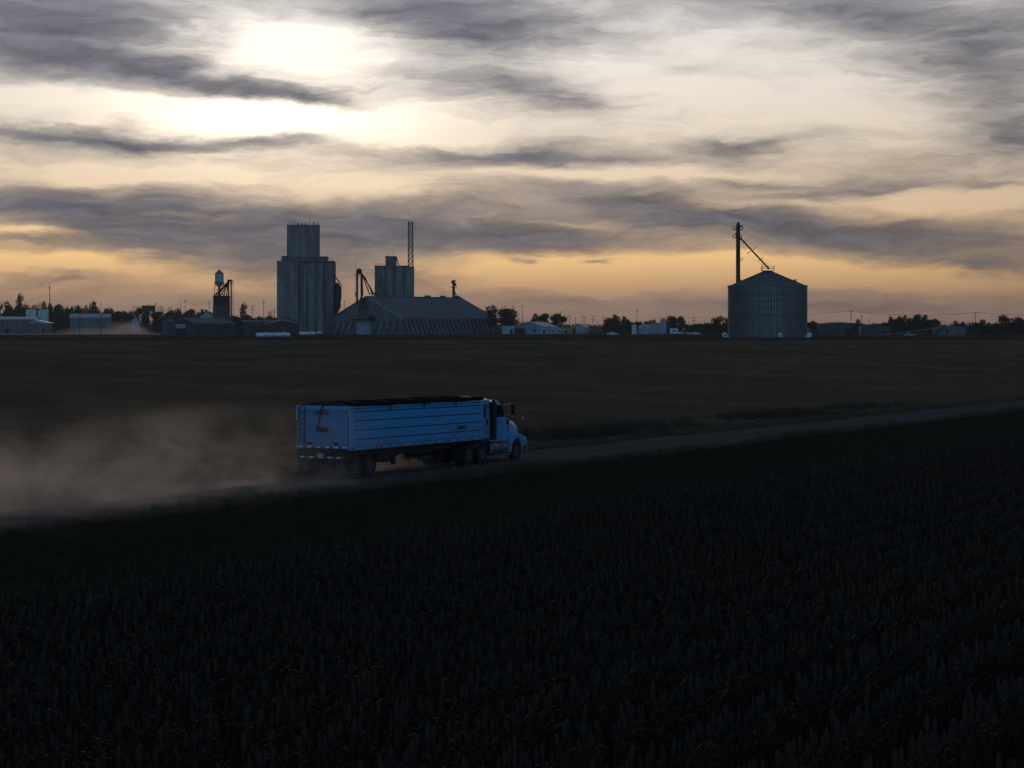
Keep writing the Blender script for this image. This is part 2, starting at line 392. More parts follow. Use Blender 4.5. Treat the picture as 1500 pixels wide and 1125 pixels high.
tag(strip('dirt_road', road_mat(), [-110 + 1.5 * i for i in range(380)], lambda s: (-3.9 + .35 * wv(s, 0), 2.3 + .3 * wv(s, 1)), .10), kind='structure')
hwm = mat('pale_asphalt', (.30, .28, .26), .9, 0, .2, .3)
def xroad(name, px0, px1, d0, d1, w, m):
    mb = MB(); N = 40
    for i in range(N + 1):
        px = px0 + (px1 - px0) * i / N; d = d0 + (d1 - d0) * i / N; p = at(px, d)
        mb.v += [(p.x, p.y - w / 2, gz(p.x, p.y - w / 2) + .05), (p.x, p.y + w / 2, gz(p.x, p.y + w / 2) + .05)]
    mb.f = [(2 * i, 2 * i + 2, 2 * i + 3, 2 * i + 1) for i in range(N)]
    return tag(mb.build(name, m), kind='structure')
xroad('highway', -120, 250, 1130, 1120, 64, hwm)
xroad('farm_track', -120, 225, 890, 925, 9, hwm)

# ------------------------------------------------------------------ the truck: tractor and grain trailer
def paint(name, col, rough=.42):
    m = bpy.data.materials.new(name); m.use_nodes = True; n = NG(m.node_tree); b = m.node_tree.nodes['Principled BSDF']
    co = n.n('ShaderNodeTexCoord').outputs['Object']; z = n.sep(co)[2]
    a = n.noise(n.vm('MULTIPLY', co, (.5, .5, 1.2)), 1, 6, .6).outputs['Fac']; f = n.noise(co, 14, 4, .6).outputs['Fac']
    dust = n.m('MULTIPLY', n.smooth(n.m('ADD', n.m('MULTIPLY', n.m('SUBTRACT', 2.2, z), .35), n.m('MULTIPLY', a, .9)), .35, 1.1), .5)
    c = n.mix(n.m('MULTIPLY', n.smooth(a, .35, .7), .35), col, tuple(v * .72 for v in col))
    c = n.mix(n.m('MULTIPLY', dust, .8), c, (.20, .19, .175))
    c = n.mix(n.m('MULTIPLY', n.smooth(f, .6, .8), .12), c, tuple(v * .4 for v in col))
    n.put(b.inputs['Base Color'], c); n.put(b.inputs['Roughness'], n.m('ADD', rough, n.m('MULTIPLY', dust, .5)))
    b.inputs['Specular IOR Level'].default_value = .45
    return m
tr_blue = paint('trailer_blue_paint', (.050, .35, .71)); ca_blue = paint('cab_blue_paint', (.065, .37, .73), .3)
rail_blue = paint('rail_blue_paint', (.065, .38, .74))
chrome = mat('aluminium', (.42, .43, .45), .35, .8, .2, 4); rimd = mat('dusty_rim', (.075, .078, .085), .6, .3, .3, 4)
tank_al = mat('dull_aluminium_tank', (.20, .21, .23), .45, .6, .25, 3)
red_t = mat('red_reflector', (.42, .025, .02), .5, 0, .1, 4); white_t = mat('white_reflector', (.75, .76, .78), .4, 0, .1, 4)
tarpm = mat('black_vinyl_tarp', (.016, .016, .018), .85, 0, .35, 1.2, bump=.3, spec=0)
letter_d = mat('dark_red_lettering', (.09, .012, .015), .6, 0, .1, 4); letter_k = mat('black_lettering', (.02, .02, .025), .6, 0, .1, 4)

BASIS = Matrix((HD, LF, UPV)).transposed().to_4x4()
def vehicle(name, label, cat, x0):
    o = bpy.data.objects.new(name, None); COL.objects.link(o)
    o.matrix_world = Matrix.Translation(TO + HD * x0 + LF * .06 + UPV * .1) @ BASIS
    return tag(o, label, cat)
def text_mesh(body, size, extr=.006, shear=0.0, bold=0.0):
    cu = bpy.data.curves.new('t', 'FONT'); cu.body = body; cu.size = size; cu.extrude = extr; cu.align_x = 'CENTER'; cu.align_y = 'CENTER'
    cu.shear = shear; cu.offset = bold
    o = bpy.data.objects.new('t', cu); COL.objects.link(o); bpy.context.view_layer.update()
    me = bpy.data.meshes.new_from_object(o.evaluated_get(bpy.context.evaluated_depsgraph_get()))
    bpy.data.objects.remove(o); return me
def lettering(name, body, size, m, parent, mw, shear=0, bold=0):
    me = text_mesh(body, size, .006, shear, bold); me.materials.append(m)
    o = bpy.data.objects.new(name, me); COL.objects.link(o); o.parent = parent; o.matrix_local = mw
    return o

HW = 1.36
def wheel(parent, x, y, r, w, side, rimm, dual=False):
    """tyre with rounded shoulders and tread blocks, dished rim, hub"""
    t = MB(); prof = [(r * .56, -w / 2 * .9), (r * .62, -w / 2), (r * .88, -w / 2), (r * .97, -w / 2 * .86), (r, -w / 2 * .6), (r, w / 2 * .6), (r * .97, w / 2 * .86), (r * .88, w / 2), (r * .62, w / 2), (r * .56, w / 2 * .9)]
    t.lathe(prof, 36, (0, 0, 0), 'Y')
    for k in range(36):
        a = 2 * math.pi * k / 36; c, s = math.cos(a), math.sin(a)
        for q in (-1, 1):
            t.beam((c * (r + .004), q * w * .06, s * (r + .004)), (c * (r + .004), q * w * .44, s * (r + .004)), .045, .02)
    wh = bpy.data.objects.new('wheel', t.mesh('tyre')); COL.objects.link(wh); wh.data.materials.append(rubber)
    wh.parent = parent; wh.location = (x, y, r)
    sgn = -1 if side < 0 else 1
    rm = MB(); dish = .10 if not dual else -.10
    pr = [(r * .57, .92 * w / 2), (r * .53, .92 * w / 2), (r * .50, .80 * w / 2), (r * .47, .5 * w / 2 - dish * .3), (r * .30, .5 * w / 2 + dish * .2), (r * .28, .5 * w / 2 + dish), (r * .13, .5 * w / 2 + dish), (r * .12, .5 * w / 2 + dish + .05), (.01, .5 * w / 2 + dish + .05)]
    rm.lathe([(a, sgn * b) for a, b in pr], 24, (0, 0, 0), 'Y')
    ro = rm.build('rim', rimm, wh, smooth=True)
    hole = MB()
    for k in range(8):
        a = 2 * math.pi * (k + .5) / 8; c, s = math.cos(a) * r * .385, math.sin(a) * r * .385; yy = sgn * (.5 * w / 2 + dish * (-.02) + .004)
        hole.cyl((c, yy - sgn * .01, s), (c, yy + sgn * .012, s), .034, n=8)
    tag(hole.build('hand_holes', black, wh), kind='stuff')
    return wh

# --- trailer
TL, ZB, ZT = 12.5, 1.30, 3.12
T = vehicle('grain_trailer', 'long blue hopper grain trailer with rolled black tarp, trailing dust on the dirt road', 'trailer', 0)
m = MB()
m.box(.10, TL - .10, -HW + .05, HW - .05, ZB + .04, ZT - .04)
m.build('body_shell', black, T)
plank = [ZB + .10, ZB + .40, ZB + .808, ZB + 1.212, ZB + 1.61, ZT - .05]
for sgn in (-1, 1):
    y0, y1 = sorted((sgn * (HW - .055), sgn * HW))
    for k in range(5):
        MB().box(.34, TL - .22, y0, y1, plank[k] + .020, plank[k + 1] - .020).build('side_panel', tr_blue, T, bevel=.012)
    yr = sorted((sgn * (HW - .06), sgn * (HW + .012)))
    MB().box(.02, .335, yr[0], yr[1], ZB + .02, ZT).build('corner_post', rail_blue, T, bevel=.02)
    MB().box(TL - .215, TL, yr[0], yr[1], ZB + .02, ZT).build('corner_post', rail_blue, T, bevel=.02)
    yr = sorted((sgn * (HW - .07), sgn * (HW + .03)))
    MB().box(.0, TL, yr[0], yr[1], ZB - .06, ZB + .10).build('bottom_rail', rail_blue, T, bevel=.015)
    MB().box(.0, TL, yr[0], yr[1], ZT - .045, ZT + .03).build('top_rail', rail_blue, T, bevel=.015)
    for x in (.12, 1.35, 2.15, 2.55, 3.4, 4.25, 4.62, 5.5, 6.25, 6.65, 7.55, 8.45, 8.85, 9.8, 10.75, 11.2, 12.25):
        yy = sorted((sgn * (HW + .028), sgn * (HW + .045)))
        MB().box(x, x + .21, yy[0], yy[1], ZB - .012, ZB + .058).build('marker_lamp', red_t, T)
    for x in (3.4, 6.5, 9.6):                                     # tarp stops hanging over the top rail
        yy = sorted((sgn * (HW + .02), sgn * (HW + .05)))
        MB().box(x, x + .05, yy[0], yy[1], ZT - .24, ZT + .06).build('tarp_stop', black, T)
# rear wall
MB().box(.0, .10, -HW + .10, HW - .10, ZB + .02, ZT - .02).build('rear_door', paint('rear_door_shaded_blue', (.06, .23, .45)), T, bevel=.01)  # darker copy of the trailer blue: the rear face's shade put into the colour
MB().box(-.03, .05, -HW - .02, -HW + .05, ZT - .38, ZT + .03).build('corner_highlight', chrome, T)  # bright strip added to draw the highlight along the rear corner
MB().box(-.03, .05, HW - .05, HW + .02, ZT - .6, ZT + .03).build('corner_highlight', chrome, T)
MB().box(-.045, .01, -HW, HW, ZT + .022, ZT + .05).build('top_lip', trimw, T)
MB().box(-.04, .0, -HW, HW, ZB + .02, ZB + .14).build('rear_sill', rail_blue, T)
MB().box(-.035, .0, -HW, HW, ZT - .10, ZT + .02).build('rear_header', rail_blue, T)
for k in range(11):
    y = HW - .12 - k * .225
    MB().box(-.052, -.041, y - .215, y, ZB + .035, ZB + .105).build('reflector_tape', (white_t, red_t)[k % 2], T)
for y in (-.13, 0, .13):
    MB().box(-.06, -.036, y - .03, y + .03, ZT - .14, ZT - .08).build('clearance_lamp', red_t, T)
for y in (-.75, -.62, .62, .75):
    MB().lathe([(.05, 0), (.06, .02), (.04, .04)], 12, (-.05, y, ZB + .22), 'X').build('tail_lamp', black, T)
lm = MB()
for y in (.90, 1.20): lm.cyl((-.10, y, ZB + .1), (-.10, y, ZT + .02), .022, n=8)
for k in range(7): lm.cyl((-.10, .90, ZB + .28 + k * .26), (-.10, 1.20, ZB + .28 + k * .26), .018, n=6)
for z in (ZB + .3, ZT - .2):
    for y in (.90, 1.20): lm.cyl((-.10, y, z), (0, y, z), .018, n=6)
lm.build('ladder', black, T)
arm = MB(); arm.cyl((-.12, .04, ZT - .1), (-.14, .20, ZT - .92), .035, n=10); arm.box(-.2, -.06, .13, .27, ZT - 1.06, ZT - .86)
arm.cyl((-.10, .04, ZT - .12), (-.06, -.10, ZT + .22), .03, n=8); arm.build('tarp_crank_arm', black, T)
mo = MB(); mo.lathe([(.075, 0), (.09, .03), (.09, .36), (.07, .42)], 14, (-.13, -.28, ZT - .98), 'Y'); mo.build('tarp_motor', black, T, smooth=True)
RM = Matrix(((0, 0, -1, -.042), (-1, 0, 0, .06), (0, 1, 0, ZT - .27), (0, 0, 0, 1)))
lettering('rear_lettering', 'DEMCO', .22, letter_k, T, RM, 0, .002)
SM = Matrix(((1, 0, 0, 10.28), (0, 0, -1, -HW - .012), (0, 1, 0, ZB + .60), (0, 0, 0, 1)))
lettering('side_lettering', 'DEMCO', .29, letter_d, T, SM, .1, .002)
# tarp: arched over bows, rolled along the right edge
NS = 60; rings = []
for i in range(NS + 1):
    x = .55 + (TL - .75) * i / NS; bow = .5 + .5 * math.cos(2 * math.pi * i / 10); ring = []
    for k in range(13):
        y = -HW + .04 + (2 * HW - .08) * k / 12; c = 1 - (abs(y) / HW) ** 2.2
        ring.append((x, y, ZT + .05 + (.17 + .010 * bow) * c + .012 * math.sin(i * 1.7 + k)))
    ring += [(x, HW - .06, ZT + .03), (x, -HW + .06, ZT + .03)]; rings.append(ring)
MB().loft(rings).build('tarp', tarpm, T, smooth=True)
rb = MB(); pts = [(.35 + (TL - .5) * i / 24, -HW - .02 + .02 * math.sin(i * 1.3), ZT + .115 + .025 * math.sin(i * .9)) for i in range(25)]
for a, b in zip(pts, pts[1:]): rb.cyl(a, b, .085, n=10)
rb.build('tarp_roll', tarpm, T, smooth=True)
for i, x in enumerate((1.2, 3.6, 6.2, 8.8, 11.2)):
    rp = MB(); P = [(x + .5 * t, -HW + 2 * HW * t, ZT + .065 + .19 * (1 - abs(2 * t - 1) ** 2.2)) for t in [j / 12 for j in range(13)]]
    for a, b in zip(P, P[1:]): rp.cyl(a, b, .014, n=6)
    rp.build('tarp_rope', galv_d, T)
ec = MB()
prof = [(-HW + .03 + (2 * HW - .06) * k / 12, ZT + .02 + .21 * (1 - abs(k / 6 - 1) ** 2.0)) for k in range(13)]
ec.prism(prof + [(HW - .03, ZT - .03), (-HW + .03, ZT - .03)], .02, .10, 'YZ'); ec.build('rear_arch_cap', mat('dark_blue_vinyl', (.018, .028, .045), .8, 0, .3, 2, spec=.15), T)
ec = MB(); ec.prism(prof + [(HW - .03, ZT - .03), (-HW + .03, ZT - .03)], TL - .1, TL + .02, 'YZ'); ec.build('front_arch_cap', rail_blue, T)
# bulkhead slopes, hoppers and running gear, all in the dark below the rail
for x0, x1, c0, c1 in ((3.1, 6.5, 4.4, 5.2), (6.6, 10.1, 7.9, 8.7)):
    hp = MB(); hp.loft([[(x0, -1.1, ZB - .02), (x1, -1.1, ZB - .02), (x1, 1.1, ZB - .02), (x0, 1.1, ZB - .02)], [(c0, -.45, .62), (c1, -.45, .62), (c1, .45, .62), (c0, .45, .62)]])
    hp.build('hopper', black, T)
    MB().box(c0 - .1, c1 + .1, -.55, .55, .50, .62).build('hopper_gate', galv_d, T)
for sgn in (-1, 1):
    MB().box(.05, TL - .3, sgn * .55 - .07, sgn * .55 + .07, ZB - .34, ZB - .03).build('frame_rail', black, T)
    MB().box(.3, 3.0, sgn * 1.05 - .03, sgn * 1.05 + .03, ZB - .30, ZB - .05).build('side_frame', black, T)
    sk = MB(); sk.prism([(2.75, ZB - .05), (10.6, ZB - .05), (9.8, ZB - .28), (6.9, ZB - .5), (4.9, ZB - .40), (3.6, ZB - .62), (2.75, .66)], sgn * 1.10 - .02, sgn * 1.10 + .02); sk.build('side_skirt', black, T)
    MB().box(4.35, 4.55, sgn * .95 - .07, sgn * .95 + .07, .42, ZB - .1).build('hopper_strut', black, T)
    lg = MB(); lg.box(8.9, 9.04, sgn * .9 - .07, sgn * .9 + .07, .42, ZB - .05); lg.box(8.8, 9.14, sgn * .9 - .13, sgn * .9 + .13, .38, .42); lg.beam((8.97, sgn * .9, .6), (9.7, sgn * .9, ZB - .1), .06); lg.build('landing_leg', black, T)
bp = MB(); bp.box(-.02, .10, -HW + .02, HW - .02, .86, 1.06)
for y in (-.7, .7): bp.box(0, .12, y - .06, y + .06, 1.06, ZB)
bp.build('rear_bumper', black, T)
MB().box(-.01, .03, -HW + .02, HW - .02, 1.06, ZB - .03).build('rear_light_panel', black, T)
for k in range(10):
    y = HW - .18 - k * .235
    MB().box(-.034, -.022, y - .215, y, .89, .955).build('bumper_tape', (white_t, red_t)[k % 2], T)
MB().box(-.045, -.024, -.02, .30, .93, 1.10).build('licence_plate', trimw, T)
for y, c in ((.98, 0), (-.98, 1)):
    MB().box(-.02, .0, y - .30, y + .30, .18, .86).build('mud_flap', rubber, T)
    if c:
        for z in (.34, .46): MB().box(-.034, -.022, y - .2, y + .2, z, z + .035).build('flap_stripe', galv, T)
        for k in (-.08, 0, .08): MB().box(-.034, -.022, y + k - .015, y + k + .015, .55, .75).build('flap_mark', galv, T)
for x in (.78, 2.02):
    MB().cyl((x, -1.0, .5), (x, 1.0, .5), .07, n=10).build('axle', black, T)
    for sgn in (-1, 1):
        wheel(T, x, sgn * 1.08, .50, .27, sgn, rimd, True); wheel(T, x, sgn * .74, .50, .27, sgn, galv_d, True)

# --- tractor
X0 = 14.0
K = vehicle('semi_tractor', 'blue conventional semi tractor with sleeper pulling the grain trailer along the road', 'truck', X0)
def tb(): return MB((-X0, 0, 0))
for sgn in (-1, 1): tb().box(10.6, 17.3, sgn * .43 - .05, sgn * .43 + .05, .84, 1.10).build('chassis_rail', black, K)
tb().box(11.4, 12.7, -.5, .5, 1.10, 1.24).build('fifth_wheel', black, K)
def loftbox(name, secs, m, bevel=.05, par=None):
    """secs: (x, halfwidth low, halfwidth high, z0, z1)"""
    rings = []
    for x, wl, wh, z0, z1 in secs:
        rings.append([(x, -wl, z0), (x, -wh, z0 + .65 * (z1 - z0)), (x, -wh + .10, z1 - .04), (x, -wh + .24, z1), (x, wh - .24, z1), (x, wh - .10, z1 - .04), (x, wh, z0 + .65 * (z1 - z0)), (x, wl, z0)])
    return tb().loft(rings).build(name, m, par or K, smooth=True, bevel=bevel)
loftbox('sleeper', [(12.45, 1.10, 1.08, 1.28, 3.08), (12.5, 1.12, 1.10, 1.22, 3.14), (13.80, 1.12, 1.10, 1.22, 3.20), (13.86, 1.10, 1.08, 1.25, 3.18)], paint('sleeper_dull_blue', (.14, .26, .40), .35), .03)  # duller, darker blue than the cab
loftbox('cab', [(13.87, 1.06, 1.02, 1.10, 3.04), (13.92, 1.08, 1.04, 1.05, 3.08), (14.85, 1.08, 1.03, 1.05, 3.10), (15.18, 1.08, 1.00, 1.05, 3.02), (15.62, 1.07, .98, 1.05, 2.40), (15.72, 1.05, .96, 1.05, 2.30)], ca_blue, .02)
# windscreen, visor, side windows with frames
ws = tb(); ws.loft([[(15.20, y, 2.985) for y in (-.86, -.43, 0, .43, .86)] + [(15.63, y, 2.42) for y in (.90, .45, 0, -.45, -.90)],
                    [(15.24, y, 3.00) for y in (-.86, -.43, 0, .43, .86)] + [(15.67, y, 2.43) for y in (.90, .45, 0, -.45, -.90)]]); ws.build('windscreen', glass_d, K)
vs = tb(); vs.prism([(15.08, 3.05), (15.36, 2.95), (15.37, 2.92), (15.10, 3.0)], -.95, .95); vs.build('sun_visor', black, K)
for sgn in (-1, 1):
    def sidepoly(name, poly, y, t, m, par=K):
        a, b = sorted((sgn * y, sgn * (y + t))); return tb().prism(poly, a, b).build(name, m, par)
    sidepoly('door', [(14.42, 1.18), (15.42, 1.18), (15.55, 2.0), (15.50, 2.26), (14.42, 2.26)], 1.062, .03, ca_blue)
    fr = sidepoly('door_window_frame', [(14.52, 2.24), (15.36, 2.14), (15.28, 2.44), (15.06, 2.86), (14.52, 2.86)], 1.040, .025, black)
    sidepoly('door_window', [(14.56, 2.29), (15.30, 2.20), (15.23, 2.43), (15.03, 2.81), (14.56, 2.81)], 1.058, .018, glass_d)
    sidepoly('door_handle', [(14.50, 1.98), (14.66, 1.98), (14.66, 2.02), (14.50, 2.02)], 1.09, .03, black)
    sidepoly('grab_handle', [(14.34, 1.75), (14.375, 1.75), (14.375, 2.72), (14.34, 2.72)], 1.10, .03, chrome)
    sidepoly('sleeper_window_frame', [(12.62, 2.30), (13.26, 2.30), (13.26, 2.96), (12.62, 2.96)], 1.098, .02, black)
    sidepoly('sleeper_window', [(12.67, 2.35), (13.21, 2.35), (13.21, 2.91), (12.67, 2.91)], 1.108, .018, mat('pale_window', (.10, .115, .11), .12, 0, .2, 1))
    sidepoly('sleeper_vent', [(13.30, 1.92), (13.42, 1.92), (13.42, 2.2), (13.30, 2.2)], 1.115, .02, black)
    st = tb(); st.cyl((13.98, sgn * 1.17, 1.15), (13.98, sgn * 1.17, 3.02), .15, n=16); st.cyl((13.98, sgn * 1.17, 3.02), (13.98, sgn * 1.17, 3.14), .075, n=12); st.build('exhaust_stack', black, K, smooth=True)
    tb().box(13.70, 13.84, sgn * 1.12 - .02, sgn * 1.12 + .03, 1.2, 3.0).build('side_extender', black, K)
    sidepoly('fuel_tank_bracket', [(13.68, .5), (13.74, .5), (13.74, 1.05), (13.68, 1.05)], .70, .40, black)
    ft = tb(); ft.lathe([(.18, 13.72), (.30, 13.75), (.335, 13.82), (.335, 14.62), (.30, 14.69), (.18, 14.72)], 20, (0, sgn * .93, .70), 'X'); ft.build('fuel_tank', tank_al, K, smooth=True)
    for x in (13.95, 14.5):
        bd = tb(); bd.lathe([(.333, x), (.346, x), (.346, x + .05), (.333, x + .05)], 20, (0, sgn * .93, .70), 'X'); bd.build('tank_strap', black, K)
    ft = tb(); ft.lathe([(.15, 14.78), (.27, 14.80), (.30, 14.86), (.30, 15.44), (.27, 15.52), (.15, 15.54)], 20, (0, sgn * .92, .74), 'X'); ft.build('battery_tank', tank_al, K, smooth=True)
    tb().box(14.8, 15.72, sgn * 1.10 - .12, sgn * 1.10 + .10, .36, .42).build('step', chrome, K)
    tb().box(14.8, 15.72, sgn * 1.06 - .12, sgn * 1.06 + .08, .98, 1.03).build('upper_step', chrome, K)
    # front fender flare
    arc = []
    for k in range(13):
        a = math.pi * (1.02 - 1.04 * k / 12); arc.append((16.55 + math.cos(a) * .62, .50 + math.sin(a) * .64))
    outer = [(15.72, .45), (15.74, 1.15), (15.95, 1.30), (16.35, 1.38), (16.8, 1.37), (17.25, 1.26), (17.62, 1.06), (17.74, .84), (17.62, .74), (17.22, .72)]
    fd = tb(); y0, y1 = sorted((sgn * .86, sgn * 1.20)); fd.prism([(15.72, .45)] + arc[::1] + [(17.22, .72)] + outer[::-1][1:-1], y0, y1); fd.build('fender', ca_blue, K, bevel=.035)
    tb().box(17.45, 17.72, sgn * .98 - .14, sgn * .98 + .14, .98, 1.16).build('headlight', white_t, K, bevel=.02)
    ma = tb(); ma.cyl((15.35, sgn * 1.02, 2.86), (15.62, sgn * 1.42, 2.92), .018, n=6); ma.cyl((15.35, sgn * 1.02, 2.35), (15.62, sgn * 1.42, 2.28), .018, n=6); ma.cyl((15.62, sgn * 1.42, 2.25), (15.62, sgn * 1.42, 2.95), .02, n=6)
    mo = ma.build('mirror_arm', chrome, K)
    tb().box(15.58, 15.68, sgn * 1.42 - .10, sgn * 1.42 + .10, 2.34, 2.90).build('mirror', black, K, bevel=.02)
    hm = tb(); hm.cyl((17.0, sgn * .98, 1.5), (17.12, sgn * 1.22, 2.02), .014, n=6); hm.build('hood_mirror_arm', black, K)
    hm = tb(); hm.lathe([(.02, 0), (.09, .01), (.11, .04), (.08, .09), (.02, .11)], 14, (17.08, sgn * 1.22, 2.10), 'X'); hm.build('hood_mirror', (chrome, white_b)[sgn > 0], K, smooth=True)
    sidepoly('air_intake', [(15.78, 1.86), (16.02, 1.86), (16.02, 2.1), (15.78, 2.1)], .84, .16, black)
    sidepoly('fender_vent', [(16.02, 1.50), (16.10, 1.50), (16.30, 1.78), (16.22, 1.78)], .86, .03, black)
    wheel(K, 16.55 - X0, sgn * 1.03, .51, .29, sgn, rimd)
    for x in (11.35, 12.72):
        wheel(K, x - X0, sgn * 1.08, .51, .27, sgn, rimd, True); wheel(K, x - X0, sgn * .74, .51, .27, sgn, galv_d, True)
    qf = tb(); qf.prism([(12.72 + math.cos(a) * .62, .52 + math.sin(a) * .62) for a in [R(150 - 130 * k / 10) for k in range(11)]] + [(12.72 + math.cos(a) * .59, .52 + math.sin(a) * .59) for a in [R(20 + 130 * k / 10) for k in range(11)]], *sorted((sgn * .62, sgn * 1.2))); qf.build('quarter_fender', tank_al, K)
    tb().box(10.62, 10.65, sgn * .95 - .28, sgn * .95 + .28, .25, .95).build('mud_flap', rubber, K)
for x in (11.35, 12.72, 16.55): tb().cyl((x, -.9, .51), (x, .9, .51), .07, n=8).build('axle', black, K)
# hood
rings = []
for x, w, z0, z1 in ((15.60, .90, 1.1, 2.30), (15.75, .90, 1.1, 2.27), (16.2, .87, 1.05, 2.19), (16.7, .84, 1.0, 2.09), (17.2, .79, .95, 1.97), (17.45, .75, .9, 1.87), (17.6, .70, .9, 1.72), (17.67, .64, .9, 1.5)):
    rings.append([(x, -w, z0), (x, -w, z1 - .32), (x, -w * .94, z1 - .16), (x, -w * .78, z1 - .05), (x, -w * .4, z1), (x, w * .4, z1), (x, w * .78, z1 - .05), (x, w * .94, z1 - .16), (x, w, z1 - .32), (x, w, z0)])
tb().loft(rings).build('hood', ca_blue, K, smooth=True)
tb().box(17.66, 17.73, -.46, .46, .92, 1.5).build('grille', chrome, K, bevel=.02)
for k in range(6): tb().box(17.73, 17.745, -.42, .42, .97 + k * .085, 1.0 + k * .085).build('grille_bar', black, K)
bpm = tb(); bpm.loft([[(17.55, -1.2, .46), (17.55, -1.2, .80), (17.70, -1.2, .80), (17.70, -1.2, .46)], [(17.72, -.9, .44), (17.72, -.9, .82), (17.88, -.9, .82), (17.88, -.9, .44)], [(17.74, 0, .44), (17.74, 0, .82), (17.92, 0, .82), (17.92, 0, .44)],
          [(17.72, .9, .44), (17.72, .9, .82), (17.88, .9, .82), (17.88, .9, .44)], [(17.55, 1.2, .46), (17.55, 1.2, .80), (17.70, 1.2, .80), (17.70, 1.2, .46)]]); bpm.build('front_bumper', chrome, K)
for y in (-.6, -.3, 0, .3, .6): tb().box(14.95, 15.05, y - .05, y + .05, 3.09, 3.14).build('roof_lamp', yellow, K)

# ------------------------------------------------------------------ the elevator town across the field
# concrete elevator -------------------------------------------------
d = 1100; k = mpp(d); P = at(449.5, d)
E1 = thing('concrete_elevator', 'tall weathered concrete grain elevator with square headhouse, highest building in the town', 'elevator', P)
H0 = (490 - 384.5) * k; hw = 40.5 * k
MB().box(-hw, -hw + 11.4, -11, 11, 0, H0).build('wall', concrete, E1)
for r in range(3):
    for c in range(4):
        x = -hw + 11.4 + 2.45 + c * 4.62; y = -8.2 + r * 7.4
        MB().lathe([(2.45, 0), (2.45, H0 - .4)] if r else [(2.5, 0), (2.5, H0 - .4)], 24, (x, y, 0)).build('silo', concrete, E1, smooth=True)
MB().box(-hw + 11.2, hw - .4, -7.9, 8.4, 0, H0 - .6).build('interstice_wall', concrete_d, E1)
MB().box(-hw - .15, hw + .15, -11.2, 11.2, H0, H0 + .5).build('roof_slab', concrete_d, E1)
z1 = H0 + .5; z2 = (490 - 375.5) * k; z3 = (490 - 331) * k
MB().box((415 - 449.5) * k, (479 - 449.5) * k, -7, 7, z1, z2 - .8).build('gallery', concrete_d, E1)
MB().box((416 - 449.5) * k, (480 - 449.5) * k, -7.3, 7.3, z2 - .8, z2 - .3).build('gallery_roof', concrete_d, E1)
MB().box((422 - 449.5) * k, (467 - 449.5) * k, -6, 6, z2 - .3, z3).build('headhouse', concrete, E1)
MB().box((421.7 - 449.5) * k, (467.3 - 449.5) * k, -6.2, 6.2, z3, z3 + .35).build('headhouse_parapet', concrete_d, E1)
for px in (432.3, 451, 462):
    x = (px - 449.5) * k; MB().box(x - (.9 if px < 455 else .4), x + (.9 if px < 455 else .4), -6.06, -5.9, z2 + 5.8, z2 + 7.2).build('window', glass_d, E1)
for px in (419, 434, 441, 447, 455, 473):
    x = (px - 449.5) * k; MB().box(x - .5, x + .5, -7.06, -6.9, z1 + .5, z1 + 1.7).build('gallery_window', glass_d, E1)
fr = MB()
for x in ((414.5 - 449.5) * k, (422 - 449.5) * k):
    fr.box(x - .15, x + .15, -9, -8.7, z1, z2 - .1); fr.box(x - .15, x + .15, 8.7, 9, z1, z2 - .1)
fr.box((414.5 - 449.5) * k, (424 - 449.5) * k, -9, -8.7, z2 - .4, z2 - .1); fr.build('roof_frame', black, E1)
def railing(par, pts, h, post=2.0, r=.05, m=None, name='railing'):
    mb = MB()
    for a, b in zip(pts, pts[1:]):
        a, b = Vector(a), Vector(b); n = max(1, int((b - a).length / post))
        for i in range(n + 1):
            p = a.lerp(b, i / n); mb.beam(p, p + Vector((0, 0, h)), r)
        for q in (.5, 1.0): mb.beam(a + Vector((0, 0, h * q)), b + Vector((0, 0, h * q)), r)
    return mb.build(name, m or black, par)
railing(E1, [(-hw, -11, z1), (hw, -11, z1)], 1.1, 2.5, .07)
railing(E1, [((422 - 449.5) * k, -6, z3 + .35), ((467 - 449.5) * k, -6, z3 + .35), ((467 - 449.5) * k, 6, z3 + .35)], 1.0, 2.4, .07)
for px, hh, r in ((432, 4.2, .07), (454.5, 6.2, .08), (460.5, 2.2, .28), (443, 1.4, .4), (437, 1.2, .45), (448, 1.3, .35)):
    x = (px - 449.5) * k; mm = MB(); mm.cyl((x, -3, z3 + .3), (x, -3, z3 + hh), r, r * .7, 8); mm.build('antenna' if hh > 2 else 'roof_vent', black, E1)
for px in (446.5, 480.5):
    x = (px - 449.5) * k; MB().box(x - .35, x + .35, -11.25, -10.6, 0, H0 - 2).build('drain_pipe', concrete_d, E1)
for (px, py) in ((423, 421), (429, 440), (423, 405), (461, 400)):
    x = (px - 449.5) * k; z = zpx(py, d) - P.z; MB().box(x - .35, x + .35, -11.3, -10.9, z - .3, z + .3).build('vent_hole', black, E1)
lm = MB(); x = (474.5 - 449.5) * k
lm.box(x - .12, x + .12, -11.5, -11.2, 0, 11); lm.build('white_pipe', white, E1)
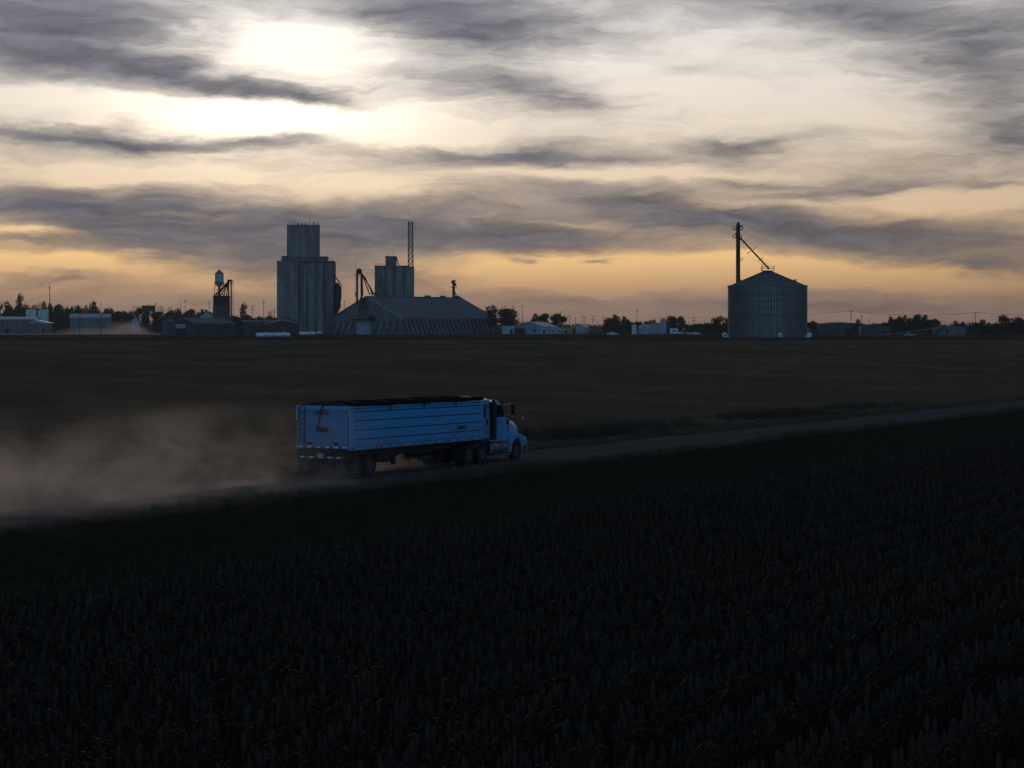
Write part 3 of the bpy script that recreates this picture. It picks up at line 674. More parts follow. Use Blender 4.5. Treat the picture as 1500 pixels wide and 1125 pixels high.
# dark receiving leg and dust bin on the elevator's right flank
sx = (490 - 449.5) * k
sb = MB(); sb.lathe([(.3, 11), (1.9, 15), (2.1, 15.2), (2.1, 25), (1.2, 27.5), (.3, 28)], 14, (sx + 1.7, -4, 0)); sb.build('dust_bin', black, E1, smooth=True)
sb = MB()
for a in (0, 2, 4): sb.cyl((sx + 1.7 + 1.7 * math.cos(a), -4 + 1.7 * math.sin(a), 0), (sx + 1.7 + 1.7 * math.cos(a), -4 + 1.7 * math.sin(a), 15), .14, n=6)
sb.build('bin_legs', black, E1)
sb = MB(); sb.cyl((sx - .5, -4, 33), (sx + 3.9, -4, 27), .3, n=8); sb.cyl((sx + 3.9, -4, 27), (sx + 3.9, -4, 19), .28, n=8); sb.cyl((sx - .3, -4, 29.5), (sx + 2.6, -4, 25), .25, n=8); sb.build('spout', black, E1)

# big gabled flat storage with raking buttress struts -----------------
d = 1050; k = mpp(d); P = at(588, d); al = R(50)
panelm = mat('pale_wall_panel', (.19, .235, .29), .7, 0, .3, .6, (1, 1, .3), spec=.1)
FS = thing('flat_storage_building', 'huge grey gabled grain storage shed with rows of slanted dark wall struts', 'shed', P, al)
a_, b_ = 110 * k / math.sin(al), 137 * k / math.cos(al)       # end width (local +y), long side (local +x)
he, hr = 25 * k, 56.5 * k
w = MB(); w.prism([(0, 0), (a_, 0), (a_, he), (a_ / 2, hr - .35), (0, he)], 0, b_, 'YZ'); w.build('wall', greyw, FS)
for s in (0, 1):
    p0, p1 = (-.9 if s == 0 else a_ + .9, he - .45), (a_ / 2, hr)
    # roof sheets: wide strips with standing seams
    N = 22
    for i in range(N):
        x0, x1 = -.5 + (b_ + 1) * i / N + .03, -.5 + (b_ + 1) * (i + 1) / N - .03
        mbq = MB(); mbq.add([(x0, p0[0], p0[1]), (x1, p0[0], p0[1]), (x1, p1[0], p1[1]), (x0, p1[0], p1[1]), (x0, p0[0], p0[1] + .2), (x1, p0[0], p0[1] + .2), (x1, p1[0], p1[1] + .2), (x0, p1[0], p1[1] + .2)],
                            [(0, 3, 2, 1), (4, 5, 6, 7), (0, 1, 5, 4), (1, 2, 6, 5), (2, 3, 7, 6), (3, 0, 4, 7)]); mbq.build('roof_sheet', roofm, FS)
    mbq = MB(); mbq.beam((-.6, p0[0], p0[1] + .1), (-.6, p1[0], p1[1] + .1), .15, .4); mbq.build('rake_trim', trimw if s == 0 else roofm, FS)
mbq = MB(); mbq.box(-.5, b_ + .5, a_ / 2 - .6, a_ / 2 + .6, hr + .15, hr + .45); mbq.build('ridge_cap', roofm, FS)
for px in (620, 642.5, 664):
    x = (px - 533) / 137 * b_; MB().box(x - 1.6, x + 1.6, a_ / 2 - .9, a_ / 2 + .9, hr + .4, hr + 1.2).build('ridge_vent', roofm, FS)
N = 23
for i in range(N):
    x = 1.6 + (b_ - 2.4) * i / (N - 1)
    MB().beam((x, -.05, he * .82), (x, -3.3, .1), .42).build('strut', black, FS)
    if i < N - 1:
        x2 = 1.6 + (b_ - 2.4) * (i + 1) / (N - 1); MB().box(x + .2, x2 - .2, -.35, -.02, .1, he * .60).build('wall_panel', panelm, FS)
for i in range(11):
    y = 2.5 + (a_ - 5) * i / 10
    if 4 < i < 7 and False: continue
    pxx = 588 - y * math.sin(al) / k
    if 516 < pxx < 544: continue
    MB().beam((-.05, y, he * .82), (-3.3, y, .1), .42).build('strut', black, FS)
    if i < 10: MB().box(-.35, -.02, y + .8, y + (a_ - 5) / 10 - .6, .1, he * .58).build('wall_panel', panelm, FS)
def endx(px): return (588 - px) * k / math.sin(al)
MB().box(-.7, -.02, endx(541), endx(519), .1, he * .84).build('roller_door', bluewhite, FS)
for q in range(6): MB().box(-.76, -.71, endx(541), endx(519), .6 + q * 1.1, .72 + q * 1.1).build('door_seam', greyw, FS)
MB().box(-3.6, -.02, endx(548), endx(515), he * .86, he * .95).build('door_canopy', black, FS)
MB().box(-4.2, -2.0, endx(549.5), endx(545), he * .92, he * 1.16).build('canopy_motor_box', black, FS)
lm = MB()
for px in (524.5, 529, 536.5): lm.beam((-1.2, endx(px), he * .9), (-1.2, endx(px), he + 8.3), .28)
for q in range(7): lm.beam((-1.2, endx(524.5), he * .95 + q * 1.35), (-1.2, endx(536.5), he * .95 + q * 1.35), .2)
lm.build('service_ladder', galv_d, FS)
MB().box(-2.2, -.6, endx(533.5), endx(527.5), hr - 3.4, hr - .6).build('gable_hatch', black, FS)
MB().box(-2.8, -.4, endx(538), endx(521), he + 6.0, he + 6.3).build('gable_platform', black, FS)

# bucket elevator behind the gable, with its spouts ---------------------
def leg(name, label, px, d, z_top, w, parts):
    P = at(px, d); o = thing(name, label, 'grain leg', P)
    return o, P
d = 1125; k = mpp(d)
o, P = leg('bucket_elevator', 'twin-trunk bucket elevator with round head and slanting spouts behind the big storage gable', 525.5, d, 0, 0, 0)
zt = zpx(400, d) - P.z
for px in (523.2, 529.6):
    x = (px - 525.5) * k; MB().box(x - .55, x + .55, -.5, .5, 0, zt).build('leg_trunk', black, o)
MB().lathe([(.9, -.9), (1.6, -.8), (1.6, .8), (.9, .9)], 16, ((526 - 525.5) * k, 0, zt + 1.0), 'Y').build('head', black, o, smooth=True)
MB().box(-2.0, 2.2, -1.1, 1.1, zt - 1.6, zt - 1.3).build('platform', black, o)
railing(o, [(-2.0, -1.1, zt - 1.3), (2.2, -1.1, zt - 1.3)], 1.1, 1.2, .08)
lm = MB(); x = (521 - 525.5) * k
for q in (-.35, .35): lm.beam((x + q, -.9, 10), (x + q, -.9, zt), .1)
for q in range(28): lm.beam((x - .35, -.9, 11 + q * 1.2), (x + .35, -.9, 11 + q * 1.2), .1)
lm.build('ladder_cage', black, o)
for (p0, p1) in (((531, 402), (548, 431)), ((531, 403), (541.5, 431)), ((530.5, 405), (531.5, 433)), ((534, 405), (546, 431))):
    MB().cyl(((p0[0] - 525.5) * k, -.2, zpx(p0[1], d) - P.z), ((p1[0] - 525.5) * k, -.2, zpx(p1[1], d) - P.z), .32, n=8).build('spout', black, o)
MB().cyl(((520 - 525.5) * k, -.2, zpx(434, d) - P.z), ((525 - 525.5) * k, -.2, zpx(418, d) - P.z), .25, n=6).build('brace', black, o)
for (p0, p1) in (((542, 431), (563, 427)), ((545, 432.5), (572, 431)), ((561, 428), (559, 403))):
    MB().beam(((p0[0] - 525.5) * k, -5, zpx(p0[1], d) - P.z), ((p1[0] - 525.5) * k, -5, zpx(p1[1], d) - P.z), .55).build('conveyor', black, o)

# second, smaller elevator ---------------------------------------------
d = 1160; k = mpp(d); P = at(574.5, d)
E2 = thing('concrete_elevator', 'smaller concrete elevator with roof box rising behind the storage shed', 'elevator', P)
zt = zpx(391, d) - P.z
for c in range(4):
    MB().lathe([(3.2, 0), (3.2, zt)], 20, ((553.5 + c * 13.8 - 574.5) * k + 1.6, -3.5, 0)).build('silo', concrete, E2, smooth=True)
MB().box((550.5 - 574.5) * k, (599 - 574.5) * k, -4.6, 9, 0, zt).build('wall', concrete, E2)
MB().box((549.5 - 574.5) * k, (600 - 574.5) * k, -7, 9.4, zt, zt + .6).build('roof_slab', concrete_d, E2)
zb = zpx(376.5, d) - P.z
MB().box((565 - 574.5) * k, (580.5 - 574.5) * k, -3, 3, zt + .6, zb).build('headhouse', concrete_d, E2)
MB().box((564.5 - 574.5) * k, (581 - 574.5) * k, -3.2, 3.2, zb, zb + .4).build('headhouse_roof', black, E2)
railing(E2, [((550 - 574.5) * k, -6.8, zt + .6), ((564 - 574.5) * k, -6.8, zt + .6)], 1.2, 2, .09)
railing(E2, [((582 - 574.5) * k, -6.8, zt + .6), ((599 - 574.5) * k, -6.8, zt + .6)], 2.2, 2, .09)
MB().cyl(((581 - 574.5) * k, -3.3, zt + 5.5), ((585 - 574.5) * k, -3.3, zt + .7), .3, n=8).build('spout', black, E2)
for px, h in ((567, 1.6), (569, 2.6), (574, 2.2), (576.5, 3.4)):
    MB().cyl(((px - 574.5) * k, 0, zb + .3), ((px - 574.5) * k, 0, zb + h), .1, n=6).build('antenna', black, E2)
MB().box((598.5 - 574.5) * k, (600.5 - 574.5) * k, -6.6, -5.2, 0, zt).build('outer_leg', black, E2)

# lattice radio mast ----------------------------------------------------
d = 1190; k = mpp(d); P = at(601.5, d)
LT = thing('lattice_tower', 'tall narrow steel lattice radio tower beside the smaller elevator', 'tower', P)
zt = zpx(325, d) - P.z; hw0, hw1 = 4.3 * k, 3.0 * k
def cw(z): return hw0 + (hw1 - hw0) * z / zt
cor = [(-1, -1), (1, -1), (1, 1), (-1, 1)]
for sx_, sy_ in cor: MB().beam((sx_ * cw(0), sy_ * cw(0), 0), (sx_ * cw(zt), sy_ * cw(zt), zt), .34).build('corner_leg', galv_d, LT)
br = MB(); NP = 20
for i in range(NP):
    za, zb_ = zt * i / NP, zt * (i + 1) / NP
    for q in range(4):
        a, b = cor[q], cor[(q + 1) % 4]
        A = (a[0] * cw(za), a[1] * cw(za), za); B = (b[0] * cw(zb_), b[1] * cw(zb_), zb_)
        C = (b[0] * cw(za), b[1] * cw(za), za); D = (a[0] * cw(zb_), a[1] * cw(zb_), zb_)
        br.beam(A, B, .40); br.beam(C, D, .40); br.beam(D, B, .22)
br.build('lattice_bracing', galv_d, LT)
MB().cyl((-.9, 0, zt), (-.9, 0, zt + 5.2), .07, n=6).build('whip_antenna', black, LT)
for (x, z, w_) in ((-1.6, -1.4, .9), (2.4, -1.5, .7), (2.6, -3.4, .8), (-1.9, -7.5, .5), (-1.9, -4, .4)):
    an = MB(); an.cyl((0, -1, zt + z), (x, -1, zt + z), .06, n=6); an.cyl((x, -1, zt + z - w_), (x, -1, zt + z + w_), .1, n=6); an.build('antenna', black, LT)

# leg head poking over the ridge ------------------------------------------
d = 1120; k = mpp(d); P = at(664.5, d)
o = thing('bucket_elevator', 'single slim bucket elevator standing behind the right end of the storage roof', 'grain leg', P)
zt = zpx(413, d) - P.z
MB().box(-.7, .7, -.6, .6, 0, zt).build('leg_trunk', black, o)
MB().lathe([(.6, -.7), (1.05, -.6), (1.05, .6), (.6, .7)], 14, (-.3, 0, zt), 'Y').build('head', black, o, smooth=True)
MB().cyl((.6, 0, zt), (.9, 0, zt + 1.2), .3, n=8).build('vent_pipe', black, o)
MB().box(-1.7, 1.7, -1.3, 1.3, zt - 3.2, zt - 2.9).build('platform', black, o)
railing(o, [(-1.7, -1.3, zt - 2.9), (1.7, -1.3, zt - 2.9)], 1.1, 1.1, .08)
MB().box(.6, 1.5, -.6, .6, zt - 2.2, zt - .6).build('motor_box', black, o)
MB().cyl((.5, 0, zt - 5.5), (3.0, 0, zt - 10.5), .3, n=8).build('spout', black, o)

# water tower --------------------------------------------------------------
d = 1420; k = mpp(d); P = at(321.3, d)
o = thing('water_tower', 'old white water tower with conical roof on thin legs behind the feed mill', 'water tower', P)
zc, zr, zbm = zpx(401, d) - P.z, zpx(413.5, d) - P.z, zpx(421, d) - P.z; r = 6.4 * k
MB().lathe([(r, zr), (r, zc)], 24).build('tank', white, o, smooth=True)
MB().lathe([(.3, zbm), (r * .45, zbm + .5), (r * .8, zbm + 1.8), (r * .98, zr - .3), (r, zr)], 24).build('tank_bowl', mat('stained_white', (.28, .29, .31), .6, 0, .3, .4), o, smooth=True)
MB().lathe([(r * 1.1, zc - .1), (r * .6, zc + 1.5), (r * .12, zc + 2.7), (.05, zc + 3.1)], 24).build('tank_roof', roofm, o, smooth=True)
MB().cyl((0, 0, zc + 2.7), (0, 0, zc + 4.2), .18, .05, 8).build('finial', black, o)
MB().lathe([(r, zr - .6), (r + .55, zr - .6), (r + .55, zr - .45), (r, zr - .45)], 24).build('balcony', galv_d, o)
railing(o, [((r + .5) * Vector((math.cos(t), math.sin(t), 0)) + Vector((0, 0, zr - .45))) for t in [2 * math.pi * q / 16 for q in range(17)]], 1.0, 3, .08)
for q in range(4):
    t = R(20 + 90 * q); MB().cyl((r * 1.75 * math.cos(t), r * 1.75 * math.sin(t), 0), (r * .98 * math.cos(t), r * .98 * math.sin(t), zr), .22, n=8).build('leg', rust, o)
for q in range(4):
    t, t2 = R(20 + 90 * q), R(110 + 90 * q); rb_ = MB()
    for za, zz in ((.33, .66), (.66, .98), (.98, .66)):
        ra, rz_ = r * (1.75 - .77 * za), r * (1.75 - .77 * zz); rb_.beam((ra * math.cos(t), ra * math.sin(t), zr * za), (rz_ * math.cos(t2), rz_ * math.sin(t2), zr * zz), .08)
    rb_.build('tie_rod', rust, o)
MB().cyl((0, 0, 0), (0, 0, zbm + .2), .7, n=12).build('riser_pipe', galv, o, smooth=True)

# feed mill tower ------------------------------------------------------------
d = 1010; k = mpp(d); P = at(324.5, d)
o = thing('feed_mill', 'boxy dark feed mill tower with fan of rusty spouts and a tall leg', 'mill', P)
zt, zm = zpx(434.5, d) - P.z, zpx(448.5, d) - P.z; hw = 10.6 * k
MB().box(-hw, hw, -4, 4, zm, zt).build('upper_wall', rust if False else mat('dark_rusty_sheet', (.035, .022, .020), .8, 0, .35, .5), o)
MB().box(-hw - .12, hw + .05, -4.1, 4.1, 0, zm).build('lower_wall', darkw, o)
MB().box(-hw - .3, hw + .3, -4.3, 4.3, zt, zt + .35).build('roof_slab', black, o)
railing(o, [(-hw, -4, zt + .35), (hw, -4, zt + .35)], 1.0, 1.5, .08, rust)
lx = (337 - 324.5) * k; zh = zpx(413, d) - P.z
for x in (lx - .75, lx + .55): MB().box(x - .3, x + .3, -.5, .5, 0, zh).build('leg_trunk', rust if x < lx else black, o)
MB().box(lx - 1.3, lx + .8, -.9, .9, zh, zh + 1.2).build('head', black, o, bevel=.2)
MB().box(lx + .8, lx + 1.7, -.6, .6, zh + .1, zh + .7).build('head_motor', black, o)
MB().box(lx - 1.5, lx + 1.8, -1.2, 1.2, zh - .9, zh - .7).build('platform', black, o)
lm = MB()
for q in (1.3, 1.9): lm.beam((lx + q, 0, 3), (lx + q, 0, zh), .09)
for q in range(14): lm.beam((lx + 1.1, 0, 4 + q * 1.25), (lx + 2.1, 0, 4 + q * 1.25), .09)
lm.build('ladder_cage', black, o)
for i, px in enumerate((316, 319, 323.5, 327, 331)):
    MB().cyl((lx - .8, -.6 + .3 * i, zh + .2), ((px - 324.5) * k, -2 + .8 * i, zt + .4), .26 if i else .4, n=8).build('spout', rust if i % 2 else black, o)

# gabled and flat sheds ----------------------------------------------------------
def gable(name, label, px, d, w, l, h, rise, yaw, wm, rm, trim=None, cat='shed', doors=(), windows=(), over=.4, group=None):
    """origin: middle of the front gable wall, front faces local -y; doors and windows sit on the front or the right wall"""
    P = at(px, d); o = thing(name, label, cat, P, yaw, group)
    MB().prism([(-w / 2, 0), (w / 2, 0), (w / 2, h), (0, h + rise), (-w / 2, h)], 0, l, 'XZ').build('wall', wm, o)
    sl = rise / (w / 2)
    for s in (-1, 1):
        e = s * (w / 2 + over); ez = h - sl * over
        q = MB(); t = .16; q.add([(e, -over, ez + .02), (0, -over, h + rise + .02), (0, l + over, h + rise + .02), (e, l + over, ez + .02), (e, -over, ez + t), (0, -over, h + rise + t), (0, l + over, h + rise + t), (e, l + over, ez + t)],
                              [(0, 3, 2, 1), (4, 5, 6, 7), (0, 1, 5, 4), (1, 2, 6, 5), (2, 3, 7, 6), (3, 0, 4, 7)]); q.build('roof', rm, o)
        if trim:
            q = MB(); q.beam((e, -over - .05, ez + .03), (0, -over - .05, h + rise + .03), .12, .3); q.build('rake_trim', trim, o)
    for (wall, c, z0, ww, hh, m_) in doors:
        q = MB()
        if wall == 'f': q.box(c - ww / 2, c + ww / 2, -.12, -.01, z0, z0 + hh)
        else: q.box(w / 2 + .01, w / 2 + .12, c - ww / 2, c + ww / 2, z0, z0 + hh)
        q.build('door', m_, o)
    for (wall, c, z0, ww, hh) in windows:
        q = MB(); p = MB()
        if wall == 'f': q.box(c - ww / 2 - .12, c + ww / 2 + .12, -.10, -.01, z0 - .12, z0 + hh + .12); p.box(c - ww / 2, c + ww / 2, -.13, -.101, z0, z0 + hh)
        else: q.box(w / 2 + .01, w / 2 + .10, c - ww / 2 - .12, c + ww / 2 + .12, z0 - .12, z0 + hh + .12); p.box(w / 2 + .101, w / 2 + .13, c - ww / 2, c + ww / 2, z0, z0 + hh)
        f_ = q.build('window', trimw, o); p.build('pane', glass_d, f_)
    return o
k = mpp(960)
gable('metal_shed', 'low blue-grey gabled metal shed with half-open overhead door, left of the feed mill', 266, 960, 16.5, 34, 5.9, 2.6, R(-26), darkw, roofm, None,
      doors=(('f', -.4, 3.6, 5.2, 1.9, bluewhite), ('f', -.4, .1, 5.2, 3.4, black)), windows=())
gable('metal_shed', 'long low dark shed stretching between the feed mill and the tall elevator', 353, 1000, 12, 22, 6.6, .9, R(-70), darkw, roofm, None, doors=(('f', 0, .1, 3.4, 3.6, black),))
gable('lean_to_shed', 'lower flat dark shed joined to the long shed left of the tall elevator', 384, 1015, 10, 12, 5.3, .3, R(-80), darkw, roofm, trimw)
gable('gabled_shed', 'dark gabled shed with pale roof edges in front of the tall concrete elevator', 414, 985, 16.5, 14, 5.6, 2.1, R(6), mat('dark_brown_wall', (.048, .044, .042), .8, 0, .2, .4), roofm, trimw, windows=(('f', 1.0, 1.8, .9, 1.0),))
gable('small_house', 'small dark-roofed house peeking over the gabled shed before the tall elevator', 419.5, 1030, 9, 9, 6.4, 3.0, 0, concrete_d, black, None, cat='house')
gable('small_house', 'small pale hip-roofed house above the metal shed, left of the feed mill', 303, 1080, 7.6, 6, 9.6, 2.6, R(-8), white, roofm, None, cat='house')
gable('metal_shed', 'white metal building with pale roof near the two white tanks, behind thin dust', 162, 1240, 9, 24, 9.6, 2.2, R(97), mat('dusty_white_sheet', (.15, .155, .165), .6, 0, .2, .3), white, None, doors=(('r', 6, .1, 4, 4, greyw),))
gable('small_house', 'pointed white gable house end rising behind the distant dust', 198, 1250, 5.2, 8, 6.2, 4.6, R(8), white, roofm, None, cat='house')
gable('metal_shed', 'little dark blue shed beside the gabled shed with half-open door', 244.5, 1100, 6, 6, 7, 1, R(-10), mat('deep_blue_sheet', (.06, .085, .13), .6, 0, .2, .5), roofm)
# long low building at the left edge with its windows, and annexe
k = mpp(1235); LB = thing('long_building', 'long low pale building with small windows at the left edge', 'building', at(16, 1235))
x0, x1 = (-40 - 16) * k, (50 - 16) * k; pgw = mat('pale_grey_wall', (.15, .155, .17), .7, 0, .2, .3)
MB().box(x0, x1, 0, 14, 0, 8.6).build('wall', pgw, LB)
q = MB(); q.prism([(-.8, 8.5), (14.8, 8.5), (7, 10.2)], x0 - .5, x1 + 1.5, 'YZ'); q.build('roof', white, LB)
for px, w_, h_, z_ in ((-12, 1.2, 1.6, 3.6), (-2, 1.2, 1.6, 3.6), (10, 1.6, 1.8, 3.4), (20, 1.4, 1.8, 3.4), (28.5, 1.4, 1.8, 3.4), (42, .9, 1.5, 3.4)):
    x = (px - 16) * k; f_ = MB().box(x - w_ / 2 - .15, x + w_ / 2 + .15, -.12, -.01, z_ - .15, z_ + h_ + .15).build('window', trimw, LB); MB().box(x - w_ / 2, x + w_ / 2, -.16, -.121, z_, z_ + h_).build('pane', glass_d, f_)
MB().box((8 - 16) * k, (14 - 16) * k, -.14, -.01, .1, 2.9).build('door', black, LB)
for px in (4, 24): MB().box((px - 16) * k - .2, (px - 16) * k + .2, -.2, -.01, .1, 8.4).build('drain_pipe', darkw, LB)
P = at(58, 1215); k = mpp(1215)
o = thing('annexe', 'small lower annexe with grey roof at the end of the long pale building', 'building', P)
MB().box(-6, 5.6, 0, 9, 0, 6.3).build('wall', MATS['pale_grey_wall'], o)
q = MB(); q.prism([(-6.8, 6.2), (6.6, 6.2), (1, 7.4), (-3, 8.3)], -.6, 9.4, 'XZ'); q.build('roof', white, o)
MB().box(-2.4, -1.2, -.1, -.01, 2.4, 4.0).build('window', glass_d, o); MB().box(1.8, 2.9, -.1, -.01, .1, 3.6).build('door', black, o)
gable('metal_shed', 'roof of a further pale shed showing behind the long building at the left edge', 2, 1330, 9, 18, 11.6, .9, R(90), greyw, white)

# tanks -------------------------------------------------------------------------
def vtank(px, d, wpx, ytop, label, group=None, m=None, dome=.5, ladder=True):
    k = mpp(d); P = at(px, d); r = wpx * k / 2; h = zpx(ytop, d) - P.z
    o = thing('storage_tank', label, 'tank', P, 0, group)
    MB().lathe([(r, 0), (r, h - dome)], 24).build('tank_wall', m or white_b, o, smooth=True)
    MB().lathe([(r * 1.01, h - dome), (r * .6, h - dome * .35), (.2, h)], 24).build('tank_roof', white, o, smooth=True)
    MB().cyl((0, 0, h - .1), (0, 0, h + .7), .25, n=8).build('vent', white, o)
    for q in (.33, .66): MB().lathe([(r, h * q), (r + .07, h * q), (r + .07, h * q + .12), (r, h * q + .12)], 24).build('hoop', white, o)
    if ladder:
        lm = MB()
        for q in (-.3, .3): lm.beam((q, -r - .15, .3), (q, -r - .15, h), .07)
        for q in range(int(h / .6)): lm.beam((-.3, -r - .15, .6 + q * .6), (.3, -r - .15, .6 + q * .6), .06)
        lm.build('ladder', galv, o)
    return o
vtank(45.5, 1290, 15, 453, 'left one of two white upright tanks behind the annexe roof', 'white upright tanks')
vtank(63.3, 1275, 15.4, 453.5, 'right one of two white upright tanks, standing clear of the annexe roof', 'white upright tanks')
vtank(929.3, 1120, 8, 475.3, 'narrow white tank at the left of the pale tank group near the centre right', None, white_b)
vtank(944, 1130, 17.5, 475, 'wide white tank with domed roof left of the pale silo', None, white, 1.6)
vtank(971.5, 1140, 8, 466.3, 'tall slim pale silo rising above the white tanks', None, white, .3)
gable('metal_shed', 'pale grey shed between the domed white tank and the slim silo', 960, 1165, 11, 8, 5.5, .8, R(-12), mat('pale_sheet', (.30, .33, .37), .6, 0, .2, .5), white)
def htank(px, d, lpx, dia, label, group):
    k = mpp(d); P = at(px, d); Lh = lpx * k / 2; r = dia / 2
    o = thing('propane_tank', label, 'tank', P, R(2), group)
    zc = r + .55
    MB().lathe([(.1, -Lh), (r * .55, -Lh + .12), (r * .87, -Lh + .4), (r, -Lh + .8), (r, Lh - .8), (r * .87, Lh - .4), (r * .55, Lh - .12), (.1, Lh)], 20, (0, 0, zc), 'X').build('vessel', white_b, o, smooth=True)
    for s in (-.6, .6): MB().box(s * Lh - .2, s * Lh + .2, -r * .8, r * .8, 0, zc - r * .45).build('saddle', concrete_d, o)
    MB().lathe([(.32, 0), (.32, .3), (.2, .4)], 12, (Lh * .2, 0, zc + r - .05)).build('manway_dome', white, o)
    MB().cyl((Lh * .2 + .6, -.1, zc + r - .1), (Lh * .2 + .6, -.1, zc + r + .45), .08, n=6).build('valve', black, o)
    for q in (.1, .42): MB().cyl((Lh * q, -r * .98, zc - .1), (Lh * q, -r - .12, zc - .1), .22, n=8).build('gauge', black, o)
    return o
htank(387.8, 795, 26, 1.65, 'left half of the white propane tank pair before the dark shed', 'white horizontal tanks')
htank(412.5, 800, 26, 1.65, 'right one of two white propane tanks end to end before the dark shed', 'white horizontal tanks')
htank(450.3, 930, 25, 1.5, 'single white propane tank in front of the tall elevator base', 'white horizontal tanks')
htank(467.5, 1020, 9, 1.3, 'short white tank next to the storage shed corner', 'white horizontal tanks')

# small buildings, trailers and parked things right of the storage shed --------------
def boxhouse(name, label, cat, px, d, wpx, ytop, depth, wm, yaw=0, roof=None, extras=()):
    k = mpp(d); P = at(px, d); w = wpx * k; h = zpx(ytop, d) - P.z; o = thing(name, label, cat, P, yaw)
    MB().box(-w / 2, w / 2, 0, depth, .35, h - .2).build('body', wm, o, bevel=.06)
    MB().box(-w / 2 - .1, w / 2 + .1, -.1, depth + .1, h - .2, h).build('roof', roof or white, o)
    MB().box(-w / 2 + .2, w / 2 - .2, .2, depth - .2, 0, .35).build('base', black, o)
    for kind, c, z0, ww, hh in extras:
        MB().box(c - ww / 2, c + ww / 2, -.06, -.01, z0, z0 + hh).build(kind, glass_d if kind == 'window' else black, o)
    return o
boxhouse('shipping_container', 'pale blue container-like building beside the round tree, right of the storage shed', 'container', 744.5, 1060, 18, 477.2, 5, bluewhite, 0, bluewhite, (('door', 1.6, .5, 1.4, 2.4),))
gable('metal_shed', 'pale blue gabled building behind two utility poles, right of the big storage shed', 776, 1130, 16.5, 20, 4.2, 2.5, R(-24), bluewhite, bluewhite, None, windows=(('f', 3, 1.4, 1.6, 1.2),), doors=(('f', -4.6, .1, 3.6, 3, black),))
boxhouse('truck_trailer', 'white box trailer parked beside the pale blue gabled building', 'trailer', 797, 1075, 10, 479, 3, white, 0, white, (('door', 0, .6, 1.2, 2.0),))
boxhouse('small_hut', 'dark boxy hut just right of the pale blue container', 'hut', 762, 1050, 14, 480.5, 4, black, 0, galv_d, (('window', -1, 1.2, .8, .8),))
boxhouse('camper', 'white camper parked left of the yellow container', 'camper', 819, 1085, 8, 480, 3, white, 0, white_b, (('window', 0, 1.6, 1.2, .8),))
boxhouse('camper', 'small white camper nearest the white box trailer', 'camper', 810.5, 1095, 7, 479, 3, white, 0, white_b, (('window', 0, 1.6, .9, .8),))
boxhouse('shipping_container', 'dull yellow container standing below the utility poles', 'container', 837, 1070, 13, 480, 3, yellow, 0, yellow, (('door', 1.4, .5, 1.6, 2.6),))
boxhouse('shipping_container', 'cream container adjoining the dull yellow one on its left', 'container', 827.5, 1078, 7, 481.5, 3, white, 0, white, (('door', .4, .5, 1.0, 1.8),))
gable('small_house', 'small white gabled house right of the dull yellow container', 846, 1200, 9, 8, 3.8, 2.0, R(-20), white, white, None, cat='house')
boxhouse('camper', 'long white camper with raised roof box near the slim silo', 'camper', 992.5, 1100, 21, 481, 3.4, white_b, 0, white_b, (('window', -2, 1.5, 1.4, .8), ('window', 1.6, 1.5, 1.4, .8)))
boxhouse('small_hut', 'small pale hut behind the long white camper', 'hut', 997.3, 1150, 8.5, 477.5, 3, white, 0, white, (('door', 0, .4, .9, 2),))
P = at(217.5, 1300); k = mpp(1300); o = thing('roadside_sign', 'dark green flat sign panel raised among the trees, left of the feed mill', 'sign', P)
MB().box(-10 * k, 10 * k, -.3, .3, zpx(456.5, 1300) - P.z, zpx(447.5, 1300) - P.z).build('sign_panel', green_p, o)
for x in (-7 * k, 0, 7 * k): MB().box(x - .25, x + .25, .31, .7, 0, zpx(449, 1300) - P.z).build('post', black, o)
for z_ in (449.6, 452, 454.4): MB().box(-10 * k, 10 * k, -.36, -.301, zpx(z_, 1300) - P.z - .05, zpx(z_, 1300) - P.z + .05).build('panel_seam', black, o)

def pickup(label, px, d, yaw, m):
    """small pickup: body, cab, glass, wheels"""
    o = thing('parked_pickup', label, 'pickup', at(px, d), yaw, 'parked pickups')
    q = MB(); q.loft([[(x, -.95, z0), (x, -.95, z1), (x, .95, z1), (x, .95, z0)] for x, z0, z1 in ((-2.8, .55, 1.05), (-2.7, .45, 1.1), (1.0, .45, 1.12), (2.4, .45, 1.02), (2.7, .5, .8))]); q.build('body', m, o, bevel=.05)
    q = MB(); q.loft([[(-.9, -.85, 1.1), (1.2, -.85, 1.1), (1.2, .85, 1.1), (-.9, .85, 1.1)], [(-.6, -.7, 1.78), (.5, -.7, 1.78), (.5, .7, 1.78), (-.6, .7, 1.78)]]); q.build('cab', m, o, bevel=.05)
    for s in (-1, 1): MB().prism([(-.72, 1.2), (.95, 1.2), (.5, 1.68), (-.52, 1.68)], *sorted((s * .74, s * .86))).build('window', glass_d, o)
    for x in (-1.8, 1.7):
        for s in (-1, 1): w_ = MB(); w_.lathe([(.2, -.12), (.38, -.12), (.38, .12), (.2, .12)], 16, (x, s * .88, .38), 'Y'); w_.build('wheel', rubber, o)
    for s in (-.6, .6): MB().box(2.66, 2.74, s - .15, s + .15, .62, .78).build('headlight', white_b, o)
    return o
pickup('pale pickup far off at the head of the distant dust', 217, 1118, R(8), white)
pickup('pale blue pickup parked right of the long white camper', 1008, 1060, R(5), bluewhite)
pickup('white pickup parked in the gap left of the big steel bin', 1018, 1030, R(175), white_b)
pickup('light pickup parked low among dark yard clutter near the auger', 1333, 905, R(10), bluewhite)
pickup('white pickup parked before the treeline left of the white tanks', 898, 1000, R(3), white_b)
pickup('dark pickup parked at the foot of the tall elevator', 452, 985, R(3), darkw)
pickup('dark pickup parked against the storage shed struts at its right end', 708, 1075, R(3), black)

